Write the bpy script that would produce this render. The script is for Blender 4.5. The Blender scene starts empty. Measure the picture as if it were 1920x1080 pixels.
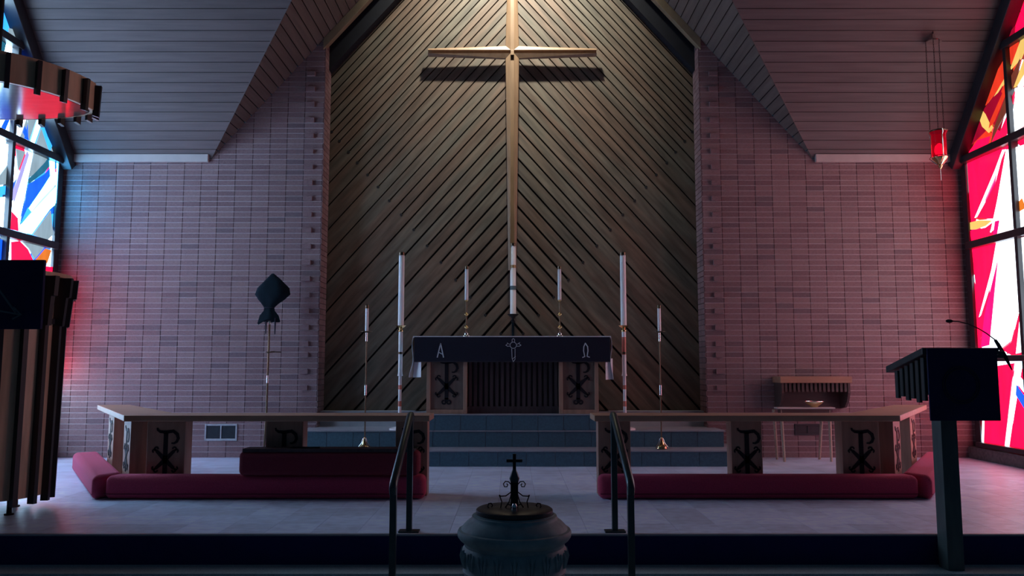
import bpy, bmesh, math, random
from mathutils import Vector, Matrix
random.seed(7)
scn = bpy.context.scene
COL = scn.collection

# ------------------------------------------------------------------ camera, world, lights, exposure
F_PX, PITCH, EYE = 1480.0, math.radians(5.67), 1.2
cam_d = bpy.data.cameras.new('camera'); cam_d.sensor_width = 36.0; cam_d.lens = F_PX / 1920 * 36
cam_d.clip_start = 0.05
cam = bpy.data.objects.new('camera', cam_d); COL.objects.link(cam)
cam.location = (0, 0, EYE); cam.rotation_euler = (math.pi / 2 + PITCH, 0, 0)
scn.camera = cam
w = bpy.data.worlds.new('world'); scn.world = w; w.use_nodes = True
w.node_tree.nodes['Background'].inputs[0].default_value = (0.16, 0.50, 1.0, 1)
w.node_tree.nodes['Background'].inputs[1].default_value = 0.036
vs = scn.view_settings
vs.view_transform = 'Standard'; vs.look = 'None'; vs.gamma = 1.0; vs.exposure = 0.0; vs.use_curve_mapping = False
SPOT_W = 2200.0
GLASS = 1.0          # brightness of the daylight behind the stained glass

# ------------------------------------------------------------------ pixel helpers (1920x1080)
def _ray(px, py):
    u = (px - 960.5) / F_PX; v = (540 - py) / F_PX
    c, s = math.cos(PITCH), math.sin(PITCH)
    return (u, c - v * s, s + v * c)
def aY(px, py, Y):
    r = _ray(px, py); t = Y / r[1]; return Vector((r[0] * t, Y, EYE + r[2] * t))
def aX(px, py, X):
    r = _ray(px, py); t = X / r[0]; return Vector((X, r[1] * t, EYE + r[2] * t))
def aZ(px, py, Z):
    r = _ray(px, py); t = (Z - EYE) / r[2]; return Vector((r[0] * t, r[1] * t, Z))

# ------------------------------------------------------------------ materials
def new_mat(name):
    m = bpy.data.materials.new(name); m.use_nodes = True
    return m, m.node_tree, m.node_tree.nodes['Principled BSDF']
def rgb(c, k=1.0): return (c[0] * k, c[1] * k, c[2] * k, 1)
def mat(name, col, rough=0.6, metal=0.0, var=0.25, scale=(6, 6, 6), rot=(0, 0, 0), bump=0.0, obj_var=0.0, detail=4, spec=0.5, bscale=None, blotch=None):
    """plain or grained surface: two tones of one colour mixed by stretched noise in world space"""
    m, nt, b = new_mat(name)
    b.inputs['Roughness'].default_value = rough; b.inputs['Metallic'].default_value = metal
    b.inputs['Specular IOR Level'].default_value = spec
    g = nt.nodes.new('ShaderNodeNewGeometry'); mp = nt.nodes.new('ShaderNodeMapping')
    mp.vector_type = 'TEXTURE' if False else 'POINT'
    mp.inputs['Rotation'].default_value = rot
    mp2 = nt.nodes.new('ShaderNodeMapping'); mp2.inputs['Scale'].default_value = scale
    nz = nt.nodes.new('ShaderNodeTexNoise'); nz.inputs['Scale'].default_value = 1.0; nz.inputs['Detail'].default_value = detail
    cr = nt.nodes.new('ShaderNodeValToRGB')
    cr.color_ramp.elements[0].position = 0.3; cr.color_ramp.elements[1].position = 0.7
    cr.color_ramp.elements[0].color = rgb(col, 1 - var); cr.color_ramp.elements[1].color = rgb(col, 1 + var)
    L = nt.links.new
    L(g.outputs['Position'], mp.inputs[0]); L(mp.outputs[0], mp2.inputs[0]); L(mp2.outputs[0], nz.inputs['Vector'])
    L(nz.outputs['Fac'], cr.inputs[0])
    out = cr.outputs[0]
    if obj_var > 0:
        oi = nt.nodes.new('ShaderNodeObjectInfo'); mr = nt.nodes.new('ShaderNodeMapRange')
        mr.inputs['To Min'].default_value = 1 - obj_var; mr.inputs['To Max'].default_value = 1 + obj_var
        L(oi.outputs['Random'], mr.inputs['Value'])
        mx = nt.nodes.new('ShaderNodeVectorMath'); mx.operation = 'SCALE'
        L(out, mx.inputs[0]); L(mr.outputs[0], mx.inputs['Scale']); out = mx.outputs[0]
    if blotch:
        n3 = nt.nodes.new('ShaderNodeTexNoise'); n3.inputs['Scale'].default_value = 1.0; n3.inputs['Detail'].default_value = 3
        mp3 = nt.nodes.new('ShaderNodeMapping'); mp3.inputs['Scale'].default_value = tuple(v * .32 for v in scale)
        L(mp.outputs[0], mp3.inputs[0]); L(mp3.outputs[0], n3.inputs['Vector'])
        r3 = nt.nodes.new('ShaderNodeValToRGB'); r3.color_ramp.elements[0].position = .38; r3.color_ramp.elements[1].position = .62
        r3.color_ramp.elements[0].color = blotch[0]; r3.color_ramp.elements[1].color = blotch[1]
        L(n3.outputs['Fac'], r3.inputs[0])
        m3 = nt.nodes.new('ShaderNodeVectorMath'); m3.operation = 'MULTIPLY'
        L(out, m3.inputs[0]); L(r3.outputs[0], m3.inputs[1]); out = m3.outputs[0]
    L(out, b.inputs['Base Color'])
    if bump > 0:
        src = nz.outputs['Fac']
        if bscale:
            n2 = nt.nodes.new('ShaderNodeTexNoise'); n2.inputs['Scale'].default_value = bscale; n2.inputs['Detail'].default_value = 3
            L(g.outputs['Position'], n2.inputs['Vector']); src = n2.outputs['Fac']
        bp = nt.nodes.new('ShaderNodeBump'); bp.inputs['Strength'].default_value = bump; bp.inputs['Distance'].default_value = 0.01
        L(src, bp.inputs['Height']); L(bp.outputs[0], b.inputs['Normal'])
    return m
def glass(name, col, k):
    m, nt, b = new_mat(name)
    b.inputs['Base Color'].default_value = rgb(col, 0.15); b.inputs['Roughness'].default_value = 0.15
    g = nt.nodes.new('ShaderNodeNewGeometry'); mp = nt.nodes.new('ShaderNodeMapping'); mp.inputs['Scale'].default_value = (1, 6, 1.6)
    nz = nt.nodes.new('ShaderNodeTexNoise'); nz.inputs['Scale'].default_value = 1.5
    mr = nt.nodes.new('ShaderNodeMapRange'); mr.inputs['To Min'].default_value = 0.72; mr.inputs['To Max'].default_value = 1.28
    mu = nt.nodes.new('ShaderNodeMath'); mu.operation = 'MULTIPLY'; mu.inputs[1].default_value = k * GLASS
    L = nt.links.new
    L(g.outputs['Position'], mp.inputs[0]); L(mp.outputs[0], nz.inputs['Vector']); L(nz.outputs['Fac'], mr.inputs['Value'])
    L(mr.outputs[0], mu.inputs[0])
    b.inputs['Emission Color'].default_value = rgb(col); L(mu.outputs[0], b.inputs['Emission Strength'])
    return m
M = {}
for i, c in enumerate([(.25, .148, .155), (.215, .124, .13), (.275, .168, .17), (.175, .11, .12)]):
    M['brick%d' % i] = mat('brick_%d' % i, c, 0.85, var=0.16, scale=(30, 30, 60), bump=0.35, bscale=90)
M['mortar'] = mat('mortar', (.55, .46, .46), 0.95, var=0.12, scale=(20, 20, 20), bump=0.3)
M['joint'] = mat('raked_joint', (.10, .075, .085), 0.95, var=0.2, scale=(20, 20, 20))
M['chevL'] = mat('weathered_cedar_left', (.114, .088, .070), 0.6, var=0.34, scale=(2.2, 9, 16), rot=(0, math.radians(48), 0), bump=0.25, obj_var=0.14, blotch=((1.04, .86, .78, 1), (.94, 1.02, 1.0, 1)))
M['chevR'] = mat('weathered_cedar_right', (.114, .088, .070), 0.6, var=0.34, scale=(2.2, 9, 16), rot=(0, math.radians(-48), 0), bump=0.25, obj_var=0.14, blotch=((1.04, .86, .78, 1), (.94, 1.02, 1.0, 1)))
M['black'] = mat('black_gap', (.008, .008, .012), 0.9, var=0.1)
M['ceilA'] = mat('transept_ceiling_board', (.135, .10, .10), 0.7, var=0.14, scale=(1.5, 20, 20), bump=0.1, obj_var=0.06)
M['ceilB'] = mat('nave_ceiling_board', (.15, .115, .10), 0.7, var=0.16, scale=(20, 1.5, 20), bump=0.1, obj_var=0.07)
M['fascia'] = mat('pale_timber_trim', (.27, .205, .13), 0.5, var=0.12, scale=(8, 8, 8))
M['shade_board'] = mat('niche_shade_board', (.006, .007, .014), 0.9, var=0.2)  # shade at the niche head, put into a near-black colour
M['plate'] = mat('painted_wall_plate', (.52, .44, .42), 0.5, var=0.06)
M['crosswood'] = mat('oak_cross', (.27, .17, .105), 0.45, var=0.16, scale=(18, 18, 3), bump=0.08)
M['tile'] = mat('grey_slate_tile', (.64, .75, .94), 0.42, var=0.14, scale=(9, 14, 9), obj_var=0.13, bump=0.10)
M['tile2'] = mat('grey_slate_tile_far', (.64, .75, .94), 0.42, var=0.16, scale=(3, 5, 9), bump=0.10)
M['grout'] = mat('floor_grout', (.36, .37, .40), 0.8, var=0.1)
M['stepcar'] = mat('teal_riser_tile', (.06, .135, .185), 0.7, var=0.14, scale=(40, 40, 40), obj_var=0.05)
M['tread'] = mat('grey_tread', (.33, .34, .38), 0.5, var=0.1, scale=(9, 9, 9))
M['nosing'] = mat('black_step_riser', (.006, .006, .10), 0.8, var=0.1)
M['lowtread'] = mat('dark_teal_carpet', (.38, .50, .52), 0.95, var=0.25, scale=(120, 120, 120))
M['frame'] = mat('dark_window_timber', (.028, .026, .032), 0.35, var=0.2, scale=(10, 10, 3))
M['ledge'] = mat('stone_ledge', (.13, .10, .10), 0.85, var=0.3, scale=(25, 25, 25), bump=0.3)
M['wallp'] = mat('side_wall_brick', (.20, .14, .14), 0.9, var=0.2, scale=(8, 8, 20))
M['oak'] = mat('rail_oak', (.46, .265, .175), 0.42, var=0.15, scale=(3, 14, 14), bump=0.08)
M['oakv'] = mat('rail_oak_upright', (.37, .215, .155), 0.5, var=0.17, scale=(20, 20, 2.5), bump=0.08)
M['iron'] = mat('black_iron', (.012, .011, .016), 0.6, spec=0.25, var=0.2)
M['rail'] = mat('dark_rail_metal', (.05, .08, .085), 0.3, metal=0.5, var=0.2)
M['velvet'] = mat('red_upholstery', (.52, .05, .115), 0.9, var=0.15, scale=(150, 150, 150), bump=0.4)
_b = M['velvet'].node_tree.nodes['Principled BSDF']; _b.inputs['Sheen Weight'].default_value = 0.28; _b.inputs['Sheen Roughness'].default_value = 0.4; _b.inputs['Sheen Tint'].default_value = (.9, .3, .5, 1)
M['velvetdk'] = mat('red_upholstery_spare', (.20, .02, .04), 0.9, var=0.15, scale=(150, 150, 150), bump=0.4)
M['piping'] = mat('dark_red_piping', (.16, .015, .04), 0.9, var=0.1)
M['frontal'] = mat('black_altar_cloth', (.004, .005, .02), 0.85, var=0.2, scale=(60, 60, 60), bump=0.1)
M['stitch'] = mat('silver_embroidery', (.62, .68, .72), 0.5, var=0.1)
M['linen'] = mat('white_linen', (.88, .88, .90), 0.8, var=0.04, scale=(90, 90, 90))
M['altarwood'] = mat('altar_frame_oak', (.40, .24, .17), 0.5, var=0.16, scale=(16, 16, 3))
M['altarpanel'] = mat('altar_panel_oak', (.17, .115, .095), 0.6, var=0.2, scale=(18, 18, 3))
M['altardark'] = mat('dark_altar_slats', (.05, .032, .036), 0.6, var=0.25, scale=(30, 30, 3))
M['wax'] = mat('white_wax', (.95, .94, .92), 0.45, var=0.03)
_b = M['wax'].node_tree.nodes['Principled BSDF']; _b.inputs['Subsurface Weight'].default_value = 0.6; _b.inputs['Subsurface Radius'].default_value = (1, .9, .8); _b.inputs['Subsurface Scale'].default_value = 0.04
M['waxmark'] = mat('gold_wax_band', (.45, .30, .15), 0.4, metal=0.3, var=0.2)
M['brass'] = mat('polished_brass', (.72, .55, .28), 0.18, metal=1.0, var=0.12)
M['silver'] = mat('bright_metal', (.80, .78, .74), 0.16, metal=1.0, var=0.05)
M['darkbrass'] = mat('tarnished_brass', (.16, .115, .075), 0.3, metal=0.9, var=0.2)
M['whitepole'] = mat('white_marble_pole', (.92, .90, .89), 0.25, var=0.06)
M['redmark'] = mat('red_lacquer_band', (.68, .22, .16), 0.25, var=0.15)
M['veil'] = mat('dark_veil_cloth', (.005, .013, .02), 0.9, spec=0.15, var=0.3, scale=(12, 12, 6))
M['vent'] = mat('vent_frame_metal', (.40, .41, .44), 0.55, var=0.15, scale=(20, 20, 20))
M['ventdk'] = mat('vent_screen', (.012, .02, .028), 0.4, var=0.3, scale=(15, 15, 15))
M['ventold'] = mat('dark_vent_metal', (.035, .03, .035), 0.6, var=0.2)
M['panelw'] = mat('pulpit_oak_panel', (.74, .49, .32), 0.45, var=0.16, scale=(18, 18, 2))
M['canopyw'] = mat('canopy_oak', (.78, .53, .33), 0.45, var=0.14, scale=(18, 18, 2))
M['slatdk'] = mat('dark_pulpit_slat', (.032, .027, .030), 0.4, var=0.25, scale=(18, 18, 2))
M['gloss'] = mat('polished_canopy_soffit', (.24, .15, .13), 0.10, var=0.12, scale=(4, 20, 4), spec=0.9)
M['lect'] = mat('dark_lectern_wood', (.035, .045, .048), 0.45, var=0.2, scale=(18, 18, 3))
M['lectcloth'] = mat('black_lectern_cloth', (.006, .006, .06), 0.8, var=0.15)
M['lectmark'] = mat('faint_grey_embroidery', (.022, .02, .032), 0.7, var=0.1)
M['pulpitmark'] = mat('teal_embroidery', (.10, .15, .17), 0.7, var=0.1)
M['stone'] = mat('green_grey_font_stone', (.24, .33, .34), 0.6, var=0.18, scale=(16, 16, 16), bump=0.25)
M['fontlid'] = mat('dark_font_lid', (.022, .026, .032), 0.35, var=0.2)
M['lectside'] = mat('teal_stained_post', (.07, .10, .10), 0.5, var=0.2, scale=(18, 18, 3))
M['tablewood'] = mat('pale_table_leg', (.42, .32, .24), 0.5, var=0.15, scale=(18, 18, 3))
M['hood'] = mat('dark_shelf_wood', (.085, .05, .045), 0.5, var=0.2, scale=(4, 18, 18))
M['hoodtop'] = mat('orange_oak_shelf', (.42, .21, .13), 0.45, var=0.15, scale=(3, 18, 18))
M['plaster'] = mat('white_plastic', (.7, .68, .66), 0.5, var=0.05)
rg, nt_, b_ = new_mat('ruby_lamp_glass')
b_.inputs['Base Color'].default_value = (.75, .02, .07, 1); b_.inputs['Roughness'].default_value = 0.05; b_.inputs['Transmission Weight'].default_value = 0.9; b_.inputs['IOR'].default_value = 1.1
b_.inputs['Emission Color'].default_value = (1, .01, .07, 1); b_.inputs['Emission Strength'].default_value = 0.05
M['ruby'] = rg
rg, nt_, b_ = new_mat('ruby_flame')
b_.inputs['Base Color'].default_value = (.5, .01, .04, 1)
b_.inputs['Emission Color'].default_value = (1, .03, .12, 1); b_.inputs['Emission Strength'].default_value = 4.0
M['flame'] = rg
GL = {}
for n, c, k in [('red', (1.0, .002, .040), 2.6), ('rose', (1.0, .003, .045), 2.2), ('magenta', (.90, .004, .14), 1.7), ('deepred', (.42, .004, .03), .8),
                ('scarlet', (.95, .05, .02), .9), ('orange', (.95, .24, .03), .9), ('amber', (.98, .62, .16), 1.0), ('brown', (.22, .05, .03), .8),
                ('white', (.46, .74, 1.0), 13.0), ('milk', (.80, .90, 1.0), 3.4), ('pale', (.40, .70, 1.0), 4.0), ('grey', (.30, .42, .50), 1.0), ('blue', (.006, .085, .95), 1.8),
                ('sky', (.03, .30, 1.0), 2.2), ('teal', (.02, .16, .26), 1.0), ('lilac', (.42, .40, .85), 1.2), ('azure', (.09, .50, 1.0), 16.0), ('ember', (1.0, .004, .03), 20.0)]:
    GL[n] = glass('stained_glass_' + n, c, k)

# ------------------------------------------------------------------ mesh helpers
def wloc(o):
    v = Vector((0, 0, 0))
    while o is not None:
        v += o.location; o = o.parent
    return v
class MB:
    def __init__(s): s.v = []; s.f = []; s.mi = []
    def add(s, verts, faces, mi=0):
        k = len(s.v); s.v += [tuple(p) for p in verts]
        for f in faces: s.f.append([i + k for i in f]); s.mi.append(mi)
        return s
    def box(s, x0, x1, y0, y1, z0, z1, mi=0):
        return s.add([(x0, y0, z0), (x1, y0, z0), (x1, y1, z0), (x0, y1, z0), (x0, y0, z1), (x1, y0, z1), (x1, y1, z1), (x0, y1, z1)],
                     [(0, 3, 2, 1), (4, 5, 6, 7), (0, 1, 5, 4), (1, 2, 6, 5), (2, 3, 7, 6), (3, 0, 4, 7)], mi)
    def prism(s, poly, vec, mi=0):
        """poly: 3-D points of a planar polygon, pushed along vec"""
        n = len(poly); vec = Vector(vec)
        a = [Vector(p) for p in poly]; b = [p + vec for p in a]
        nrm = Vector((0, 0, 0))
        for i in range(n): nrm += a[i].cross(a[(i + 1) % n])
        if nrm.dot(vec) > 0: fs = [tuple(range(n - 1, -1, -1)), tuple(range(n, 2 * n))] + [(i, (i + 1) % n, n + (i + 1) % n, n + i) for i in range(n)]
        else: fs = [tuple(range(n)), tuple(range(2 * n - 1, n - 1, -1))] + [(i, n + i, n + (i + 1) % n, (i + 1) % n) for i in range(n)]
        return s.add(a + b, fs, mi)
    def obox(s, c, u, v, n, hu, hv, hn, mi=0):
        c = Vector(c); u = Vector(u).normalized(); v = Vector(v).normalized(); n = Vector(n).normalized()
        p = [c + u * a * hu + v * b * hv - n * hn for a, b in ((-1, -1), (1, -1), (1, 1), (-1, 1))]
        return s.prism(p, n * 2 * hn, mi)
    def tube(s, path, r, n=8, closed=False, mi=0, cap=True):
        P = [Vector(p) for p in path]; m = len(P)
        R = r if isinstance(r, (list, tuple)) else [r] * m
        rings = []; ref = None
        for i in range(m):
            if closed: t = P[(i + 1) % m] - P[i - 1]
            else: t = P[min(i + 1, m - 1)] - P[max(i - 1, 0)]
            t.normalize()
            if ref is None: ref = Vector((0, 0, 1)) if abs(t.z) < .9 else Vector((1, 0, 0))
            a = t.cross(ref)
            if a.length < 1e-4: a = t.cross(Vector((0, 1, 0)))
            a.normalize(); b = a.cross(t); ref = b
            rings.append([P[i] + (a * math.cos(2 * math.pi * k / n) + b * math.sin(2 * math.pi * k / n)) * R[i] for k in range(n)])
        vs_ = [p for rg_ in rings for p in rg_]; fs = []
        for i in range(m if closed else m - 1):
            j = (i + 1) % m
            for k in range(n): fs.append((i * n + k, i * n + (k + 1) % n, j * n + (k + 1) % n, j * n + k))
        if cap and not closed: fs += [tuple(range(n - 1, -1, -1)), tuple((m - 1) * n + k for k in range(n))]
        return s.add(vs_, fs, mi)
    def lathe(s, cx, cy, prof, n=32, mi=0, sx=1.0, sy=1.0):
        vs_ = []; fs = []; m = len(prof)
        for r, z in prof:
            for k in range(n):
                a = 2 * math.pi * k / n; vs_.append((cx + r * sx * math.cos(a), cy + r * sy * math.sin(a), z))
        for i in range(m - 1):
            for k in range(n): fs.append((i * n + k, i * n + (k + 1) % n, (i + 1) * n + (k + 1) % n, (i + 1) * n + k))
        fs += [tuple(range(n - 1, -1, -1)), tuple((m - 1) * n + k for k in range(n))]
        return s.add(vs_, fs, mi)
    def squash(s, yc, kn, kf):
        s.v = [(p[0], yc + (p[1] - yc) * (kn if p[1] < yc else kf), p[2]) for p in s.v]
        return s
    def build(s, name, m, parent=None, smooth=False, bevel=0.0, seg=2, origin=None, kind=None, label=None, local=False):
        off = wloc(parent) if parent else Vector((0, 0, 0))
        loc = Vector((0, 0, 0))
        if origin is not None: loc = Vector(origin) - off
        me = bpy.data.meshes.new(name)
        o_ = Vector((0, 0, 0)) if local else off + loc
        me.from_pydata([(p[0] - o_.x, p[1] - o_.y, p[2] - o_.z) for p in s.v], [], s.f)
        for mm in (m if isinstance(m, (list, tuple)) else [m]): me.materials.append(M[mm] if isinstance(mm, str) else mm)
        if any(s.mi): me.polygons.foreach_set('material_index', s.mi)
        me.update()
        bm = bmesh.new(); bm.from_mesh(me); bmesh.ops.recalc_face_normals(bm, faces=bm.faces); bm.to_mesh(me); bm.free()
        if smooth:
            me.polygons.foreach_set('use_smooth', [True] * len(me.polygons))
            try: me.set_sharp_from_angle(angle=math.radians(40))
            except Exception: pass
        o = bpy.data.objects.new(name, me); COL.objects.link(o); o.location = loc
        if parent: o.parent = parent
        if bevel > 0:
            bv = o.modifiers.new('bevel', 'BEVEL'); bv.width = bevel; bv.segments = seg; bv.limit_method = 'ANGLE'
        if kind: o['kind'] = kind
        if label: o['label'] = label
        return o
def thing(name, label, cat, loc, group=None, kind=None):
    o = bpy.data.objects.new(name, None); COL.objects.link(o); o.location = loc; o.empty_display_size = 0.1
    return tag(o, label, cat, group, kind)
def tag(o, label, cat, group=None, kind=None):
    o['label'] = label; o['category'] = cat
    if group: o['group'] = group
    if kind: o['kind'] = kind
    return o
def inst(me, name, parent, world):
    o = bpy.data.objects.new(name, me); COL.objects.link(o); o.parent = parent; o.location = Vector(world) - wloc(parent); return o
def clip(poly, a, b, c):
    """keep the part of a 2-D polygon where a*x+b*y<=c"""
    out = []; n = len(poly)
    for i in range(n):
        p, q = poly[i], poly[(i + 1) % n]
        dp, dq = a * p[0] + b * p[1] - c, a * q[0] + b * q[1] - c
        if dp <= 0: out.append(p)
        if (dp < 0 < dq) or (dq < 0 < dp):
            t = dp / (dp - dq); out.append((p[0] + (q[0] - p[0]) * t, p[1] + (q[1] - p[1]) * t))
    return out
def parea(p): return abs(sum(p[i][0] * p[(i + 1) % len(p)][1] - p[(i + 1) % len(p)][0] * p[i][1] for i in range(len(p)))) / 2 if len(p) > 2 else 0

# ------------------------------------------------------------------ the room
YW, XW, YN = 10.6, 6.15, 10.98         # brick wall, side walls, niche back
ZE, X0, SA, SB = 4.04, 4.12, 1.2, 1.13 # eave height, foot of the gable, transept slope, gable slope
PX = 2.60                               # half width of the niche
YF, YT = 5.85, 5.57                     # front edge of chancel floor, front edge of lower tread
Z1, Z2 = -0.213, -0.426
YR = 7.9                                # transept ridge
ZRID = ZE + SA * (YW - YR)
ZAPEX = ZE + SB * X0
def zB(x): return ZE + SB * (X0 - abs(x))

# floor with tiles
floor = MB().box(-XW, XW, YF, YN + .1, -.20, -.006).build('floor', 'grout')
tag(floor, 'pale grey tiled chancel floor in front of the altar steps', 'floor', kind='structure')
TS = .335
cols = int(2 * XW / TS) + 1; rows = int((YW - YF) / TS) + 1
tilemesh = {}
far = MB(); cnt = 0
for r in range(rows):
    order = sorted(range(cols), key=lambda c: abs(c - cols / 2))
    for c in order:
        x0 = -XW + c * TS; x1 = min(x0 + TS, XW); y0 = YF + r * TS; y1 = min(y0 + TS, YW)
        if x1 - x0 < .05 or y1 - y0 < .05: continue
        g = .0012
        if cnt < 300:
            key = (round(x1 - x0, 3), round(y1 - y0, 3))
            if key not in tilemesh:
                t = MB().box(g, key[0] - g, g, key[1] - g, -.02, 0).build('tile', 'tile', floor); t.location = (x0, y0, 0); tilemesh[key] = t.data
            else: inst(tilemesh[key], 'tile', floor, (x0, y0, 0))
            cnt += 1
        else: far.box(x0 + g, x1 - g, y0 + g, y1 - g, -.02, 0)
far.build('far_tiles', 'tile2', floor, kind='stuff')
st = thing('floor_step', 'dark step with black risers running across below the chancel floor', 'step', (0, YF, Z2), kind='structure')
MB().box(-XW, XW, YF - .03, YF, Z1, -.012).build('riser', 'nosing', st)
MB().box(-XW, XW, YF - .035, YF + .0, -.012, .001).build('nosing', 'tread', st)
MB().box(-XW, XW, YT, YF - .03, Z1 - .03, Z1).build('tread', 'lowtread', st)
MB().box(-XW, XW, YT, YT + .03, Z2, Z1 - .03).build('riser', 'nosing', st)
nf = MB().box(-XW, XW, -1.0, YT, Z2 - .1, Z2).build('floor', 'lowtread')
tag(nf, 'dark nave floor below the lowest step', 'floor', kind='structure')

# brick walls on both sides of the niche
BW, BH = .2325, .0732
vent_box = {-1: (aY(385, 797, YW), aY(445, 823, YW)), 1: (aY(1490, 797, YW), aY(1541, 818, YW))}
for _s, (_a, _b) in vent_box.items():                     # the vents replace whole courses
    _a.z = round(_a.z / BH) * BH; _b.z = round(_b.z / BH) * BH
brickmesh = {}
def brick_wall(s, name, label):
    o = thing(name, label, 'wall', (s * (PX + XW) / 2, YW, 0), kind='structure')
    pts = [(PX, 0), (XW, 0), (XW, ZE), (X0, ZE), (PX, zB(PX))]
    MB().prism([(s * x, YW + .012, z) for x, z in pts], (0, .40, 0)).build('wall_core', 'joint', o)
    bed = MB()
    nrow = int(zB(PX) / BH) + 1
    rest = MB(); count = 0; cand = []
    proj = []
    xs = [PX, PX + .258]
    while xs[-1] < XW: xs.append(min(xs[-1] + BW, XW))
    vb = vent_box[s]; vx0, vx1 = sorted((abs(vb[0].x), abs(vb[1].x))); vz0, vz1 = sorted((vb[0].z, vb[1].z))
    for r in range(nrow):
        z0 = r * BH; zt = z0 + BH
        xe = X0 - (z0 - ZE) / SB if z0 > ZE else XW
        bx = [(PX, z0 - .006), (xe, z0 - .006), (xe, z0 + .006), (PX, z0 + .006)]
        bed.box(min(s * PX, s * xe), max(s * PX, s * xe), YW + .0035, YW + .03, z0 - .0055, z0 + .0055)
        for c in range(len(xs) - 1):
            a, b = xs[c] + .0035, xs[c + 1] - .0035
            if b - a < .02: continue
            if b > vx0 and a < vx1 and zt > vz0 + .01 and z0 < vz1 - .01:
                for a2, b2 in ((a, vx0 - .003), (vx1 + .003, b)):
                    if b2 - a2 > .02: cand.append((a2, b2, z0, zt, [(a2, z0 + .004), (b2, z0 + .004), (b2, zt - .004), (a2, zt - .004)], False, c))
                continue
            p = [(a, z0 + .004), (b, z0 + .004), (b, zt - .004), (a, zt - .004)]
            full = True
            if zt > ZE - .0:
                q = clip(p, 0, 1, ZE) if a > X0 else clip(p, SB, 1, ZE + SB * X0)
                if a > X0 and zt > ZE: q = clip(p, 0, 1, ZE)
                if parea(q) < 1e-4: continue
                if len(q) != 4 or abs(parea(q) - parea(p)) > 1e-6: full = False; p = q
            cand.append((a, b, z0, zt, p, full, c))
    # the bricks that show largest and clearest are single parts, the rest one part
    mid = [k for k in cand if k[5] and k[2] > .75]
    mid.sort(key=lambda k: abs((k[0] + k[1]) / 2 - 3.9) + abs((k[2] + k[3]) / 2 - 2.4) * 1.2)
    single = set((k[0], k[2]) for k in mid[:300])
    for a, b, z0, zt, p, full, c in cand:
        v = random.choices([0, 1, 2, 3], [5, 3, 3, .8])[0]
        dy = random.uniform(-.0025, .0025)
        if (a, z0) in single:
            key = (round(b - a, 3), v)
            if key not in brickmesh:
                hw = (b - a) / 2
                k = MB().box(-hw, hw, 0, .02, 0, BH - .008).build('brick', 'brick%d' % v, o, local=True)
                k.location = Vector((s * (a + b) / 2, YW + dy, z0 + .004)) - wloc(o); brickmesh[key] = k.data
            else: inst(brickmesh[key], 'brick', o, (s * (a + b) / 2, YW + dy, z0 + .004))
        else: rest.prism([(s * x, YW + dy, z) for x, z in p], (0, .02, 0), v)
    # bricks of the reveal, seen edge on along the niche
    for r in range(nrow):
        z0 = r * BH
        if z0 + BH > zB(PX): break
        for y0, y1 in ((YW + .003, YW + .19), (YW + .197, YN - .03)):
            rest.box(min(s * PX, s * (PX - .012)), max(s * PX, s * (PX - .012)), y0, y1, z0 + .004, z0 + BH - .004, random.choice([0, 1, 2]))
    bed.build('mortar_bed', 'mortar', o)
    rest.build('further_bricks', ['brick0', 'brick1', 'brick2', 'brick3'], o, kind='stuff')
    pm = None
    for k in range(23):                                   # headers that stand proud up the pier
        y_px = 112 + k * 29.6
        z = aY(575, y_px, YW).z
        r = round(z / BH); z0 = r * BH
        if z0 < .7 or z0 + BH > zB(PX + .26): continue
        xc = s * (PX + .185)
        if pm is None:
            t = MB().box(-.062, .062, -.032, .02, 0, BH - .008).build('projecting_brick', 'brick0', o, bevel=.003, seg=1, local=True)
            t.location = Vector((xc, YW, z0 + .004)) - wloc(o); pm = t
        else:
            t = inst(pm.data, 'projecting_brick', o, (xc, YW, z0 + .004))
    return o
brick_wall(-1, 'wall_back_left', 'stack-bonded brick wall left of the wooden niche, blue and red light on it')
brick_wall(1, 'wall_back_right', 'stack-bonded brick wall right of the wooden niche, glowing dull red')

# chevron boarded wall of the niche
cw = thing('wall_back', 'brown diagonal boarded wall in a chevron behind the altar', 'wall', (0, YN, 0), kind='structure')
MB().prism([(-PX, YN + .035, 0), (PX, YN + .035, 0), (PX, YN + .035, zB(PX)), (0, YN + .035, ZAPEX), (-PX, YN + .035, zB(PX))], (0, .05, 0)).build('backing', 'black', cw)
YB = YN - .005
stop_px = [-150, -116, -84, -46, -9, 34, 77, 125, 175, 228, 285, 344, 407, 470, 535, 602]
full_px = [(a + b) / 2 for a, b in zip(stop_px, stop_px[1:])]
lines = sorted([(y, 1) for y in stop_px] + [(y, 0) for y in full_px])
y = stop_px[0]
for k in range(40):
    y -= 16.5; lines.insert(0, (y, 0))
y = stop_px[-1]
for k in range(14):
    y += 34 if k else 33; lines.append((y, 0 if k % 2 == 0 else 2))
SLOPE = 1.13
zl = [(aY(960.5, y, YB).z if y > -500 else aY(960.5, -500, YB).z + (-500 - y) * .0081, k) for y, k in lines]
e0 = aY(1307, 237, YB); e1 = aY(1039, 557, YB)
mE = (e1.z - e0.z) / (e1.x - e0.x)                       # line through the blind groove ends
def end_x(z0):                                            # groove z = z0 - SLOPE*x meets z = e0.z + mE (x-e0.x)
    return (z0 - e0.z + mE * e0.x) / (mE + SLOPE)
G = .012
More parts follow.
